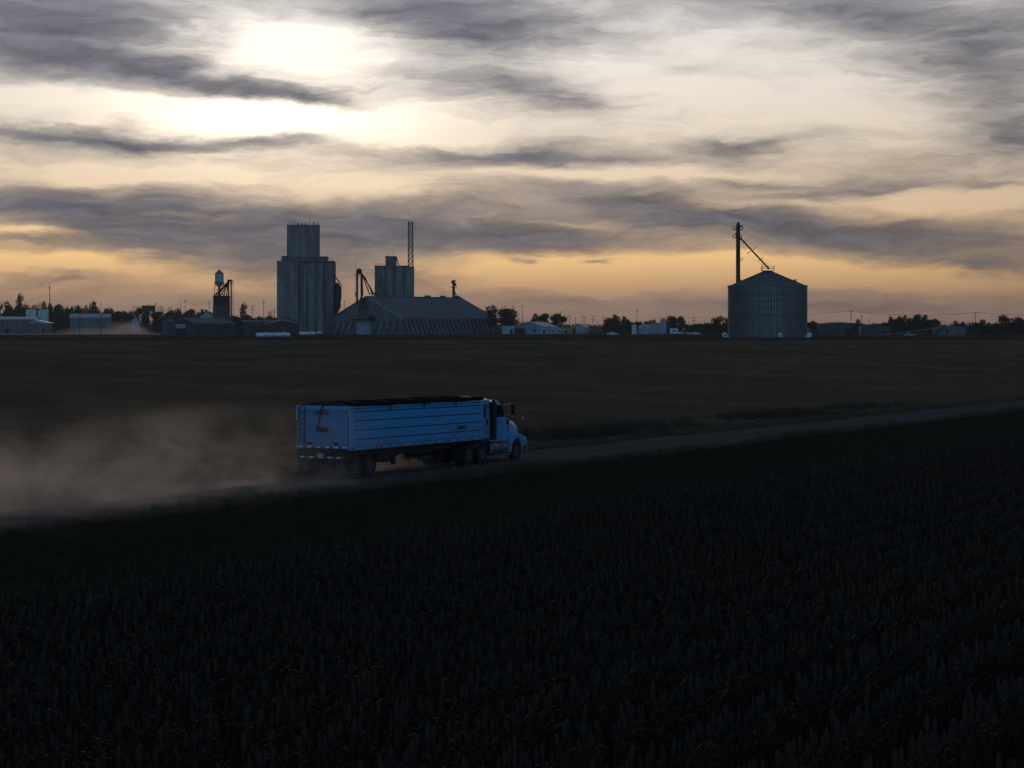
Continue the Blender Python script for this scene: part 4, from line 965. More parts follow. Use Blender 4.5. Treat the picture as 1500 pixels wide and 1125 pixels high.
# ------------------------------------------------------------------ steel grain bin with its leg
d = 835; k = mpp(819); P = at(1124.3, d); RB = 58 * k
B = thing('grain_bin', 'large round corrugated steel grain bin with cone roof at the field edge', 'grain bin', P)
he = zpx(420, d) - P.z + .0; hp_ = zpx(396.5, d) - P.z
MB().lathe([(RB, .3), (RB, he)], 96).build('bin_wall', mat('bin_steel', (.115, .125, .14), .42, .45, .3, .45, (1, 1, .3)), B, smooth=True)
MB().lathe([(RB + .6, 0), (RB + .6, .35), (RB, .35)], 64).build('foundation', concrete, B)
for i in range(17):                                                     # sheet rings
    z = .3 + (he - .3) * i / 17; MB().lathe([(RB, z - .03), (RB + .045, z - .03), (RB + .045, z + .03), (RB, z + .03)], 96).build('sheet_seam', galv_d, B)
for py in (432, 441.3, 451, 461.5):
    z = zpx(py, d) - P.z; MB().lathe([(RB, z - .22), (RB + .32, z - .16), (RB + .32, z + .16), (RB, z + .22)], 96).build('wind_ring', galv_d, B, smooth=True)
NSF = 84
st0 = None
for i in range(NSF):
    t = 2 * math.pi * i / NSF
    if st0 is None: st0 = MB().box(RB + .01, RB + .26, -.10, .10, .3, he - .1).build('stiffener', mat('stiffener_steel', (.26, .27, .29), .38, .5, .35, .5, (1, 1, .4)), B); o_ = st0
    else: o_ = dup_part(st0)
    o_.rotation_euler = (0, 0, t)
MB().lathe([(RB + .35, he - .25), (RB + .42, he), (1.6, hp_ - .3), (1.6, hp_ - .1), (.4, hp_)], 72).build('roof', roofm, B, smooth=True)
sl = (hp_ - .3 - he) / (RB + .42 - 1.6); r0 = None
for i in range(48):
    if r0 is None: r0 = MB().beam((RB + .40, 0, he + .10), (1.7, 0, hp_ - .3 + .10), .10, .12).build('roof_rib', galv_d, B); o_ = r0
    else: o_ = dup_part(r0)
    o_.rotation_euler = (0, 0, 2 * math.pi * i / 48)
railing(B, [((RB + .35) * Vector((math.cos(t), math.sin(t), 0)) + Vector((0, 0, he - .1))) for t in [2 * math.pi * q / 48 for q in range(49)]], .55, 3, .12, galv, 'eave_hoop')
MB().lathe([(2.2, hp_ - .2), (2.4, hp_ - .2), (2.4, hp_ + .05), (.3, hp_ + .05)], 20).build('peak_collar', galv_d, B)
railing(B, [(-2.4, -2.2, hp_), (2.6, -2.2, hp_), (2.6, 2.2, hp_), (-2.4, 2.2, hp_), (-2.4, -2.2, hp_)], 1.7, 1.7, .09)
MB().cyl((-2.3, 0, hp_), (-2.3, 0, hp_ + 2.8), .16, .08, 8).build('peak_post', black, B)
dr = MB(); dr.box(-5.2, -3.9, -RB - .2, -RB + 1, 1, 3.2); dr.build('bin_door', galv_d, B)
lm = MB(); t = R(-70); cx_, cy_ = math.cos(t), math.sin(t)
for s in (-.3, .3): lm.beam((cx_ * (RB + .5) + s * -cy_, cy_ * (RB + .5) + s * cx_, .5), (cx_ * (RB + .5) + s * -cy_, cy_ * (RB + .5) + s * cx_, he), .09)
for q in range(40): lm.beam((cx_ * (RB + .5) + .3 * -cy_, cy_ * (RB + .5) + .3 * cx_, .8 + q * .5), (cx_ * (RB + .5) - .3 * -cy_, cy_ * (RB + .5) - .3 * cx_, .8 + q * .5), .07)
lm.build('ladder', galv, B)
for i in range(14):
    t = 2 * math.pi * (i + .3) / 14; rr = RB * .72; z = he + sl * (RB + .42 - rr)
    MB().lathe([(.35, 0), (.35, .6), (.5, .65), (.1, .95)], 10, (rr * math.cos(t), rr * math.sin(t), z)).build('roof_vent', galv_d, B)

d2 = 862; k2 = mpp(d2); P = at(1081, d2)
Lg = thing('bucket_elevator', 'tall dark bucket elevator trunk with platforms beside the steel grain bin', 'grain leg', P)
zt = zpx(331, d2) - P.z
MB().box(-.80, .80, -.7, .7, 0, zt).build('leg_trunk', black, Lg)
MB().prism([(-.9, zt), (.9, zt), (.55, zt + 1.6), (-.45, zt + 1.6)], -.75, .75).build('head', black, Lg)
def Z(py): return zpx(py, d2) - P.z
MB().box(.8, 1.9, -.5, .5, Z(332.5), Z(330)).build('head_motor', black, Lg)
for py, x0, x1 in ((337, -1.9, 2.1), (349, -2.2, 1.6)):
    MB().box(x0, x1, -1.4, 1.4, Z(py), Z(py) + .25).build('platform', black, Lg)
    railing(Lg, [(x0, -1.4, Z(py) + .25), (x1, -1.4, Z(py) + .25), (x1, 1.4, Z(py) + .25), (x0, 1.4, Z(py) + .25), (x0, -1.4, Z(py) + .25)], 1.15, 1.2, .08)
MB().prism([(-.8, Z(341)), (-1.6, Z(342.3)), (-.8, Z(344))], -.4, .4).build('lamp_hood', black, Lg)
MB().box(.8, 1.9, -.5, .5, Z(381.5), Z(381.5) + .15).build('rest_platform', black, Lg); railing(Lg, [(1.9, -.5, Z(381.3)), (1.9, .5, Z(381.3)), (.8, .5, Z(381.3))], 1.3, .5, .08)
lm = MB()
for s in (-.3, .3): lm.beam((.9, s, 1), (.9, s, Z(338)), .07)
for q in range(60): lm.beam((.9, -.3, 1.3 + q * .75), (.9, .3, 1.3 + q * .75), .06)
lm.build('ladder', galv_d, Lg)
sp0 = Vector((1.2, -.2, Z(349.5))); pk = at(1124.3, 835); pk.z += hp_ + .6; sp1 = pk - P + Vector((.6, 0, .2))
MB().cyl(sp0, sp1, .36, n=10).build('spout', black, Lg)
dv = (sp1 - sp0).normalized(); nv = Vector((-dv.z, 0, dv.x)).normalized()
for f_, ll in ((.12, 1.1), (.40, 2.4), (.70, 1.2)):
    c = sp0.lerp(sp1, f_); MB().beam(c - nv * ll, c + nv * ll, .22).build('spout_brace', black, Lg)
for f_ in (.12, .40, .70): pass
tr_ = MB()
for s in (-1, 1):
    for a, b in ((.0, .40), (.40, 1.0)):
        A = sp0.lerp(sp1, a); C = sp0.lerp(sp1, b)
        A = A + nv * s * (2.3 if a == .40 else .3); C = C + nv * s * (2.3 if b == .40 else .3); tr_.beam(A, C, .05)
tr_.build('spout_cable', galv_d, Lg)
def fan(px, d, yaw, label):
    o = thing('aeration_fan', label, 'fan', at(px, d), yaw, 'bin fans')
    MB().lathe([(.45, -.5), (.95, -.5), (.98, -.4), (.98, .4), (.95, .5), (.45, .5)], 20, (0, 0, 1.15), 'Y').build('housing', white_b, o, smooth=True)
    MB().lathe([(.42, -.53), (.46, -.53), (.46, -.3), (.42, -.3)], 16, (0, 0, 1.15), 'Y').build('inlet_ring', black, o)
    MB().cyl((0, -.52, 1.15), (0, -.35, 1.15), .43, n=16).build('inlet', black, o)
    MB().prism([(.1, .2), (1.9, .15), (1.9, .75), (.8, 1.0), (.1, .9)], -.42, .42).build('outlet_duct', white, o)
    MB().box(-.8, .8, -.55, .55, 0, .2).build('base', black, o)
fan(1061.8, 822, R(10), 'white aeration fan at the left foot of the steel bin')
fan(1185.6, 820, R(170), 'white aeration fan at the right foot of the steel bin')
fan(1143, 812, R(60), 'white aeration fan set in front of the steel bin wall')

# portable auger and yard clutter on the right
P = at(1333, 880)
o = thing('grain_auger', 'long pale portable auger leaning low across the yard right of the bin', 'auger', P)
k = mpp(880)
A, C = Vector(((1288 - 1333) * k, 0, .7)), Vector(((1381 - 1333) * k, 3, 4.2))
MB().cyl(A, C, .2, n=10).build('auger_tube', galv, o)
MB().cyl(A + Vector((-.9, 0, -.3)), A, .35, n=10).build('intake', galv_d, o)
fm = MB(); mid = A.lerp(C, .55); fm.beam(mid, (mid.x - 3, 0, .5), .12); fm.beam(mid, (mid.x + 2.5, 0, .5), .12); fm.beam(A.lerp(C, .8), (mid.x + 2.5, 0, .5), .1); fm.build('undercarriage', black, o)
for s in (-1.1, 1.1): MB().lathe([(.2, -.1), (.42, -.1), (.42, .1), (.2, .1)], 14, (mid.x + 2.5, s, .42), 'Y').build('wheel', rubber, o)
MB().cyl(C, C + Vector((.3, 0, -1.2)), .26, n=8).build('discharge_spout', galv_d, o)
gable('metal_shed', 'low dark shed right of the steel bin under the power line', 1232, 1000, 30, 14, 5.2, 1.2, R(4), darkw, roofm, None, doors=(('f', 4, .1, 4, 3.4, black),))
gable('metal_shed', 'dark low shed between the trees left of the leaning auger', 1283, 960, 14, 10, 4.2, 1.0, R(-6), darkw, roofm)
gable('metal_shed', 'grey flat building beyond the upper end of the leaning auger', 1395, 1000, 14, 10, 4.0, .6, R(5), greyw, roofm)
def implement(label, px, d, w, yaw):
    """folded tillage tool: frame, wings, shanks, wheels"""
    o = thing('farm_implement', label, 'implement', at(px, d), yaw, 'parked farm implements')
    f_ = MB()
    for y in (-1, 0, 1): f_.beam((-w / 2, y, .95), (w / 2, y, .95), .16)
    for q in range(5): x = -w / 2 + w * q / 4; f_.beam((x, -1, .95), (x, 1, .95), .14)
    f_.beam((0, -1, .95), (0, -4, .6), .18); f_.build('frame', rust, o)
    for s in (-1, 1): MB().beam((s * w / 2, 0, .95), (s * (w / 2 - .8), 0, 2.6), .16, 1.6).build('folded_wing', rust, o)
    sh = MB()
    for q in range(9): x = -w / 2 + w * q / 8; sh.beam((x, -1, .9), (x - .1, -.8, .1), .08)
    sh.build('shanks', black, o)
    for s in (-1, 1): MB().lathe([(.2, -.14), (.45, -.14), (.45, .14), (.2, .14)], 14, (s * w * .3, .3, .45), 'X').build('wheel', rubber, o)
implement('folded rusty implement parked right of the steel bin before the dark shed', 1207, 905, 8, R(15))
implement('folded rusty implement parked behind the low end of the auger', 1304, 925, 7, R(-10))
implement('folded rusty implement parked just right of the auger wheels', 1364, 900, 6, R(20))

# ------------------------------------------------------------------ utility poles, masts and wires
POLETOPS = {}
def pole(px, ytop, d, label, arms=1, armw=2.4, lamp=False, key=None, thick=.17):
    P = at(px, d); h = zpx(ytop, d) - P.z; o = thing('utility_pole', label, 'pole', P, 0, 'utility poles')
    MB().cyl((0, 0, 0), (0, 0, h), thick, thick * .7, 8).build('post', wood, o)
    for a in range(arms):
        z = h - .35 - a * 1.7; MB().box(-armw / 2, armw / 2, -.07, .07, z - .07, z + .07).build('crossarm', wood, o)
        for x in (-armw * .44, -armw * .2, armw * .2, armw * .44): MB().cyl((x, 0, z + .07), (x, 0, z + .28), .06, n=6).build('insulator', galv_d, o)
    if lamp:
        MB().lathe([(.15, 0), (.5, .1), (.45, .6), (.1, .75)], 10, (0, 0, h - .2)).build('lamp_head', black, o)
    if key: POLETOPS[key] = P + Vector((0, 0, h - .1))
    return o
for a in [
 (752.3, 447.5, 1120, 'double-armed utility pole just right of the big round tree', 2, 3.0), (765, 447.5, 1060, 'tall single-armed utility pole in front of the pale blue gabled building', 1, 3.2),
 (760, 459, 1300, 'slim distant pole between the two tall poles by the round tree', 0, 2), (820.5, 455.8, 1250, 'pole top poking above the pair of rounded trees', 1, 2.2),
 (828.5, 465, 1300, 'short distant pole just right of the pair of rounded trees', 2, 2.2), (834.3, 462, 1150, 'single-armed pole directly above the dull yellow container', 1, 3.2), (843, 464, 1300, 'small pole second to the right of the dull yellow container', 1, 1.8),
 (853.6, 463, 1250, 'left pole of the close pair right of the small white gabled house', 1, 2.8), (856.8, 464, 1260, 'right pole of the close pair right of the small white gabled house', 1, 1.6),
 (868.5, 462.5, 1200, 'double-armed pole midway between the close pole pair and the dark trees', 2, 2.8), (884, 463.5, 1300, 'short pole at the left edge of the tree clump left of the white tanks', 1, 2),
 (933, 454.3, 1105, 'pole standing right in front of the white tanks, its top high above them', 1, 1.8), (1016.5, 464, 1150, 'thin double-armed pole between the trees left of the steel bin', 2, 2.2),
 (306.3, 440.5, 1250, 'double-armed pole close to the left leg of the water tower', 2, 2.6), (369.8, 448, 1150, 'double-armed pole halfway between feed mill and tall elevator', 2, 3.0),
 (386.3, 439, 1130, 'heavy pole with transformers just left of the tall elevator', 2, 2.2), (402.3, 452, 1200, 'short pole touching the left wall of the tall elevator in view', 1, 3), (504.8, 440.5, 1250, 'pole in the gap between the tall elevator and the storage roof', 1, 2.2),
 (264.5, 443.5, 1250, 'bare pole stub in the trees left of the small hip-roofed house', 0, 2), (271.2, 441, 1240, 'lamp pole with round head in the trees left of the feed mill', 0, 2),
 (81.5, 459, 1020, 'pole in front of the open yard right of the white upright tanks', 1, 2), (117, 455, 1015, 'tall dark pole in front of the white metal building, left one', 0, 2), (147.2, 456, 1030, 'tall dark pole in front of the white metal building, right one', 0, 2),
 (124, 450, 1300, 'short pole behind the left end of the white metal building roof', 0, 2), (147.6, 441.5, 1300, 'pole in the dark trees above the white metal building roof', 0, 2), (217, 443, 1330, 'left mast above the dark green block', 0, 1), (227.3, 443, 1330, 'right mast with small arm above the dark green block', 1, 2.2)]:
    px, yt, dd, lab, arms, aw = a
    pole(px, yt, dd, lab, arms, aw, 'lamp pole' in lab)
for key, px, yt, dd, lab, arms in (('a', 1246.7, 455, 900, 'tall thin power pole nearest the right side of the steel bin', 1), ('b', 1428.7, 457.3, 880, 'tall power pole near the right edge, left of the loose twiggy tree', 1),
                             ('c', 1262, 462, 1100, 'second pole right of the steel bin, a little shorter', 1), ('d', 1273, 465, 1250, 'third and smallest of the pole cluster right of the steel bin', 0), ('e', 1464.2, 465, 1150, 'short pole before the loose twiggy tree at the right edge', 0)):
    pole(px, yt, dd, lab, arms, 1.6, False, key, .15)
tr = bpy.data.objects['utility_pole.015'] if 'utility_pole.015' in bpy.data.objects else None
if tr:
    for s in (-1, 1): MB().cyl((s * .75, -.2, 8.3), (s * .75, -.2, 9.6), .42, n=12).build('transformer', galv_d, tr)
def wire(a, b, label, sag=.9, r=.028):
    o = MB(); N = 14; a, b = Vector(a), Vector(b); P = [a.lerp(b, i / N) - Vector((0, 0, sag * 4 * (i / N) * (1 - i / N))) for i in range(N + 1)]
    for p, q in zip(P, P[1:]): o.cyl(p, q, r, n=5, caps=False)
    return tag(o.build('power_line', black), label, 'wire', 'overhead wires')
pa, pb = POLETOPS['a'], POLETOPS['b']
for q, nm in ((-.7, 'front'), (.7, 'rear')):
    wire(pa + Vector((q, 0, 0)), pb + Vector((q, 0, 0)), f'{nm} wire of the overhead line strung between the two tall poles at right', 1.6)
    wire(pa + Vector((q, 0, 0)), at(1000, 960) + Vector((q, 0, 8.8)), f'{nm} wire of the overhead line running left behind the steel bin', 1.2)
    wire(pb + Vector((q, 0, 0)), at(1640, 860) + Vector((q, 0, 10.2)), f'{nm} wire of the overhead line leaving the picture at the right edge', 1.2)
P = at(72.8, 1400)
o = thing('radio_mast', 'thin lone radio mast above the trees right of the white tanks', 'mast', P)
h = zpx(413, 1400) - P.z
for t in range(3): MB().cyl((.35 * math.cos(t * 2.09), .35 * math.sin(t * 2.09), 0), (.22 * math.cos(t * 2.09), .22 * math.sin(t * 2.09), h * .93), .09, n=5).build('mast_leg', galv_d, o)
br = MB()
for i in range(40): a = 2.09 * (i % 3); b_2 = a + 2.09; br.beam((.33 * math.cos(a), .33 * math.sin(a), h * .93 * i / 40), (.33 * math.cos(b_2), .33 * math.sin(b_2), h * .93 * (i + 1) / 40), .06)
br.build('mast_bracing', galv_d, o); MB().cyl((0, 0, h * .92), (0, 0, h), .06, n=5).build('mast_tip', black, o); MB().box(-.35, .35, -.2, .2, h * .86, h * .9).build('antenna', black, o)

# ------------------------------------------------------------------ trees
def crown_mesh(name, seed, lobes, n, size, bare=False):
    r = random.Random(seed); v = []; f = []
    for i in range(n):
        c, rad = lobes[r.randrange(len(lobes))]
        while True:
            p = Vector((r.uniform(-1, 1), r.uniform(-1, 1), r.uniform(-1, 1)))
            if p.length <= 1: break
        if r.random() < .13: p = p * 1.45
        elif r.random() < .6: p = p.normalized() * (.72 + .34 * r.random())
        p = Vector((c[0] + p.x * rad[0], c[1] + p.y * rad[1], c[2] + p.z * rad[2]))
        s = size * r.uniform(.5, 1.35); a = Vector((r.gauss(0, 1), r.gauss(0, 1), r.gauss(0, 1))).normalized(); b = a.orthogonal().normalized(); c2 = a.cross(b)
        k0 = len(v); v += [p + b * s, p + c2 * s * .7, p - b * s * .9, p - c2 * s * .65]; f.append((k0, k0 + 1, k0 + 2, k0 + 3))
    me = bpy.data.meshes.new(name); me.from_pydata([tuple(q) for q in v], [], f); me.update(); return me
def limb_mesh(name, seed, h, bare):
    """tapered trunk with forking limbs"""
    r = random.Random(seed); mb = MB()
    def grow(p, dirv, ln, rad, lev):
        q = p + dirv * ln; mb.cyl(p, q, rad, rad * .68, 6 if lev < 2 else 4, caps=False)
        if lev >= (5 if bare else 3): return
        for i in range(3 if lev else 4):
            nd = (dirv + Vector((r.uniform(-1, 1), r.uniform(-1, 1), r.uniform(-.15, .7))) * .75).normalized()
            grow(p + dirv * ln * r.uniform(.65, 1), nd, ln * r.uniform(.58, .8), rad * .58, lev + 1)
    grow(Vector((0, 0, -.2)), Vector((r.uniform(-.06, .06), r.uniform(-.06, .06), 1)).normalized(), h * .30, h * (.042 if bare else .028), 0)
    me = mb.mesh(name); return me
def lobes_for(kind, seed):
    r = random.Random(seed); L_ = []
    if kind == 'round':
        L_ = [((0, 0, .58), (.40, .40, .26))]
        for i in range(9): a = r.uniform(0, 6.28); L_.append(((.34 * math.cos(a), .34 * math.sin(a), r.uniform(.38, .82)), (r.uniform(.13, .22),) * 2 + (r.uniform(.10, .17),)))
    elif kind == 'tall':
        for i in range(14): z = r.uniform(.22, .9); a = r.uniform(0, 6.28); w_ = .22 * (1.25 - abs(z - .55)); L_.append(((w_ * math.cos(a), w_ * math.sin(a), z), (r.uniform(.10, .2),) * 2 + (r.uniform(.08, .16),)))
    elif kind == 'lean':
        for i in range(12): t = i / 11; L_.append(((-.12 + .42 * t + r.uniform(-.1, .1), r.uniform(-.18, .18), .30 + .55 * t + r.uniform(-.1, .1)), (r.uniform(.13, .24),) * 2 + (r.uniform(.09, .15),)))
    elif kind == 'bush':
        for i in range(8): a = r.uniform(0, 6.28); q = r.uniform(0, .45); L_.append(((q * math.cos(a), q * math.sin(a), r.uniform(.12, .74)), (r.uniform(.18, .3),) * 2 + (r.uniform(.14, .25),)))
    elif kind == 'bare':
        for i in range(7): a = r.uniform(0, 6.28); L_.append(((.25 * math.cos(a), .25 * math.sin(a), r.uniform(.5, .85)), (.2, .2, .14)))
    return L_
PROTO = {}
for kind, n_, cnt, sz in (('round', 3, 2300, .034), ('tall', 3, 2000, .032), ('lean', 2, 1300, .032), ('bush', 3, 2300, .042), ('bare', 2, 900, .017)):
    for i in range(n_):
        sd_ = hash((kind, i)) if False else (len(PROTO) * 17 + 5)
        PROTO[(kind, i)] = (crown_mesh('crown', sd_, lobes_for(kind, sd_), cnt, sz), limb_mesh('trunk', sd_, 1.0, kind == 'bare'))
        PROTO[(kind, i)][0].materials.append(leaf_a if (i + len(kind)) % 2 else leaf_b); PROTO[(kind, i)][1].materials.append(bark)
tr_r = random.Random(11)
def tree(px, ytop, wpx, d, kind, label, group=None, name='tree'):
    k = mpp(d); P = at(px, d); h = (zpx(ytop, d) - P.z) / (1.0 if kind != 'round' else .96); wd = wpx * k
    key = (kind, tr_r.randrange(sum(1 for q in PROTO if q[0] == kind))); cm, lm_ = PROTO[key]
    o = thing(name, label, 'tree' if name == 'tree' else 'bush', P, tr_r.uniform(0, 6.28) if kind != 'lean' else 0, group)
    base_w = {'round': 1.0, 'tall': .75, 'lean': .75, 'bush': 1.15, 'bare': .9}[kind]
    sx = wd / base_w
    for me, nm in ((lm_, 'trunk'), (cm, 'crown')):
        c = bpy.data.objects.new(nm, me); COL.objects.link(c); c.parent = o; c.scale = (sx, sx, h)
    return o
for a in [
 (735, 447, 46, 1085, 'round', 'big round full-leaved tree standing right of the storage shed'), (745, 454, 26, 1110, 'round', 'smaller rounded tree merging into the right side of the big round one'),
 (790, 457.5, 27, 1170, 'round', 'left one of two rounded trees behind the pale blue gabled building'), (818, 458, 26, 1180, 'round', 'right one of two rounded trees behind the pale blue gabled building'), (775, 468, 16, 1200, 'bush', 'low bush at the foot of the left rounded tree'),
 (900.5, 460.5, 17, 1200, 'round', 'round-topped tree highest in the clump left of the white tanks'), (916, 463, 13, 1210, 'tall', 'narrower tree next right of the round-topped one left of the white tanks'),
 (993, 461.5, 32, 1180, 'round', 'broad tree behind the long white camper'), (1015, 473, 20, 1120, 'bush', 'low round bushy tree below the thin double-armed pole left of the bin'),
 (1057, 462.5, 32, 1000, 'round', 'dark tree hugging the left side of the steel bin'), (1041, 470, 20, 1030, 'bush', 'low dark tree left of the tree that hugs the bin'), (1189, 469, 15, 930, 'round', 'small dark tree touching the right side of the steel bin'),
 (1253, 467, 12, 920, 'lean', 'small ragged tree at the base of the tall thin power pole'), (1307, 463, 13, 1000, 'tall', 'leftmost tall tree of the dark grove above the auger'), (1321, 461.5, 16, 1000, 'round', 'second tall tree of the dark grove above the auger'),
 (1333, 464, 14, 1010, 'tall', 'third tree of the dark grove, in the dip of its outline'), (1348, 459, 22, 1000, 'round', 'tallest round tree of the dark grove above the auger'),
 (1375, 471.5, 12, 980, 'bare', 'left one of two small bare trees right of the dark grove'), (1387, 474, 14, 980, 'bare', 'right one of two small bare trees right of the dark grove'),
 (1434, 467.5, 17, 960, 'lean', 'ragged tree just right of the tall power pole near the right edge'), (1451, 471, 10, 980, 'tall', 'small clumpy tree between the ragged tree and the short pole at right'),
 (1477, 461, 34, 950, 'round', 'large loose twiggy tree near the right edge'), (1496, 465, 26, 940, 'tall', 'thin loose tree cut by the right edge'),
 (24, 429.5, 15, 1350, 'lean', 'tallest ragged tree above the long building at the left edge'), (4, 441, 20, 1340, 'tall', 'tree cut by the left edge above the long building'), (62, 440, 12, 1380, 'bare', 'thin bare tree above the white upright tanks'),
 (68, 441.5, 18, 1360, 'round', 'rounded tree directly above the right white upright tank'), (86, 443, 18, 1360, 'tall', 'two-humped tree just right of the thin radio mast'), (128, 445.5, 9, 1340, 'tall', 'slim tree at the left end above the white metal building'),
 (138, 441, 17, 1340, 'tall', 'dark tree highest above the white metal building'), (152, 450.5, 20, 1330, 'bush', 'low dark tree sloping down above the right end of the white metal building'), (182, 451, 18, 1380, 'bush', 'dark bushy tree between the white metal building and the bare tree'),
 (198, 446, 18, 1370, 'bare', 'bare tree left of the dark green sign'), (236, 446, 14, 1380, 'bare', 'thin bare tree right of the dark green sign'), (252, 444, 22, 1360, 'bare', 'spreading bare tree right of the green sign, left of the pole stub'),
 (278, 450, 10, 1300, 'tall', 'dark tree between lamp pole and small hip-roofed house'), (351.5, 443.5, 16, 1180, 'lean', 'wind-swept leaning tree right of the feed mill leg'), (343, 456, 14, 1190, 'bush', 'low bushy tree under the wind-swept leaning one'),
 (399, 453, 14, 1180, 'bare', 'bare tree touching the left wall of the tall elevator in view'), (296, 450, 5, 1200, 'tall', 'tiny dark tree top over the small hip-roofed house')]:
    tree(*a)
# anonymous trees of the tree belts, alike in the picture: one shared label for each belt
for (px0, px1, n_, y0, y1, d0, d1, lab, grp) in (
  (-30, 120, 24, 444, 452, 1330, 1440, 'dark tree in the belt behind the long building and white upright tanks', 'tree belt at the far left'),
  (120, 300, 28, 448, 458, 1340, 1440, 'dark tree in the belt between white metal building and feed mill', 'tree belt left of the feed mill'),
  (338, 412, 11, 458, 465, 1200, 1300, 'dark tree in the low belt between feed mill and tall elevator', 'tree belt left of the tall elevator'),
  (886, 986, 17, 464, 471, 1190, 1300, 'dark tree in the belt behind the white tanks right of centre', 'tree belt behind the white tanks'),
  (1000, 1070, 10, 470, 477, 1060, 1150, 'dark low tree in the belt left of the steel bin', 'tree belt left of the bin'),
  (1184, 1300, 20, 469, 475, 1000, 1120, 'dark low tree in the belt between steel bin and grove', 'tree belt right of the bin'),
  (1300, 1372, 12, 465, 473, 1010, 1080, 'dark tree filling the lower part of the grove above the auger', 'grove above the auger'),
  (1400, 1530, 20, 470, 478, 960, 1080, 'dark low tree in the belt below the loose trees at the right edge', 'tree belt at the right edge')):
    for i in range(n_):
        px = px0 + (px1 - px0) * (i + tr_r.uniform(.2, .8)) / n_; d = tr_r.uniform(d0, d1)
        tree(px, tr_r.uniform(y0, y1), tr_r.uniform(15, 25), d, tr_r.choice(('bush', 'bush', 'bush', 'round', 'tall')), lab, grp)
# low wood along the horizon, one mass
vw, fw = [], []; r_ = random.Random(5)
for i in range(26000):
    px = r_.uniform(-250, 1750); d = r_.uniform(1750, 2500); hh = 4.5 + 3.0 * (math.sin(px * .05) * .5 + math.sin(px * .017 + 1) * .5) + r_.uniform(-1, 2)
    P = at(px, d); z = r_.random() ** .8 * hh; s = r_.uniform(.5, 1.1)
    a = Vector((r_.gauss(0, 1), r_.gauss(0, 1), r_.gauss(0, 1))).normalized(); b = a.orthogonal().normalized(); c = a.cross(b); p = P + Vector((0, 0, z))
    k0 = len(vw); vw += [tuple(p + b * s), tuple(p + c * s), tuple(p - b * s), tuple(p - c * s)]; fw.append((k0, k0 + 1, k0 + 2, k0 + 3))
me = bpy.data.meshes.new('distant_woods'); me.from_pydata(vw, [], fw); me.materials.append(leaf_a)
o = bpy.data.objects.new('distant_woods', me); COL.objects.link(o); tag(o, 'low dark belt of far woods along the whole horizon', 'woods', kind='stuff')

# ------------------------------------------------------------------ crops, grass and stubble (scattered plants)
def scatter(name, label, cat, pts, protos):
    """pts: (x, y, z, rot, scale, variant)"""
    co = bpy.data.collections.new(name + '_plants')
    for i, (me) in enumerate(protos):
        ob = bpy.data.objects.new('%s_plant_%02d' % (name, i), me); co.objects.link(ob)
    me = bpy.data.meshes.new(name); me.from_pydata([p[:3] for p in pts], [], [])
    for an, ty, col_ in (('rot', 'FLOAT', 3), ('scl', 'FLOAT', 4), ('idx', 'INT', 5)):
        at_ = me.attributes.new(an, ty, 'POINT'); at_.data.foreach_set('value', [p[col_] for p in pts])
    ob = bpy.data.objects.new(name, me); COL.objects.link(ob)
    ng = bpy.data.node_groups.new(name + '_scatter', 'GeometryNodeTree')
    ng.interface.new_socket('Geometry', in_out='INPUT', socket_type='NodeSocketGeometry'); ng.interface.new_socket('Geometry', in_out='OUTPUT', socket_type='NodeSocketGeometry')
    N = ng.nodes; gi = N.new('NodeGroupInput'); go = N.new('NodeGroupOutput'); ip = N.new('GeometryNodeInstanceOnPoints'); ci = N.new('GeometryNodeCollectionInfo')
    ci.inputs['Collection'].default_value = co; ci.inputs['Separate Children'].default_value = True; ci.inputs['Reset Children'].default_value = True
    def na(nm, ty):
        q = N.new('GeometryNodeInputNamedAttribute'); q.data_type = ty; q.inputs['Name'].default_value = nm; return q.outputs['Attribute']
    cx_ = N.new('ShaderNodeCombineXYZ'); lk = ng.links.new
    lk(na('rot', 'FLOAT'), cx_.inputs[2]); lk(cx_.outputs[0], ip.inputs['Rotation']); lk(na('scl', 'FLOAT'), ip.inputs['Scale']); lk(na('idx', 'INT'), ip.inputs['Instance Index'])
    ip.inputs['Pick Instance'].default_value = True
    lk(gi.outputs[0], ip.inputs['Points']); lk(ci.outputs[0], ip.inputs['Instance']); lk(ip.outputs[0], go.inputs[0])
    md = ob.modifiers.new('scatter', 'NODES'); md.node_group = ng
    return tag(ob, label, cat, kind='stuff')
def blade(v, f, base, az_, ln, wd, lean, droop, segs=3):
    d = Vector((math.cos(az_), math.sin(az_), 0)); sd_ = Vector((-math.sin(az_), math.cos(az_), 0)); k0 = len(v)
    for i in range(segs + 1):
        t = i / segs; p = Vector(base) + d * (ln * lean * t + .1 * ln * t * t) + Vector((0, 0, ln * (t - droop * t * t)))
        w_ = wd * (1 - t) ** .7 * .5 + .002; v += [tuple(p - sd_ * w_), tuple(p + sd_ * w_)]
    for i in range(segs): f.append((k0 + 2 * i, k0 + 2 * i + 1, k0 + 2 * i + 3, k0 + 2 * i + 2))
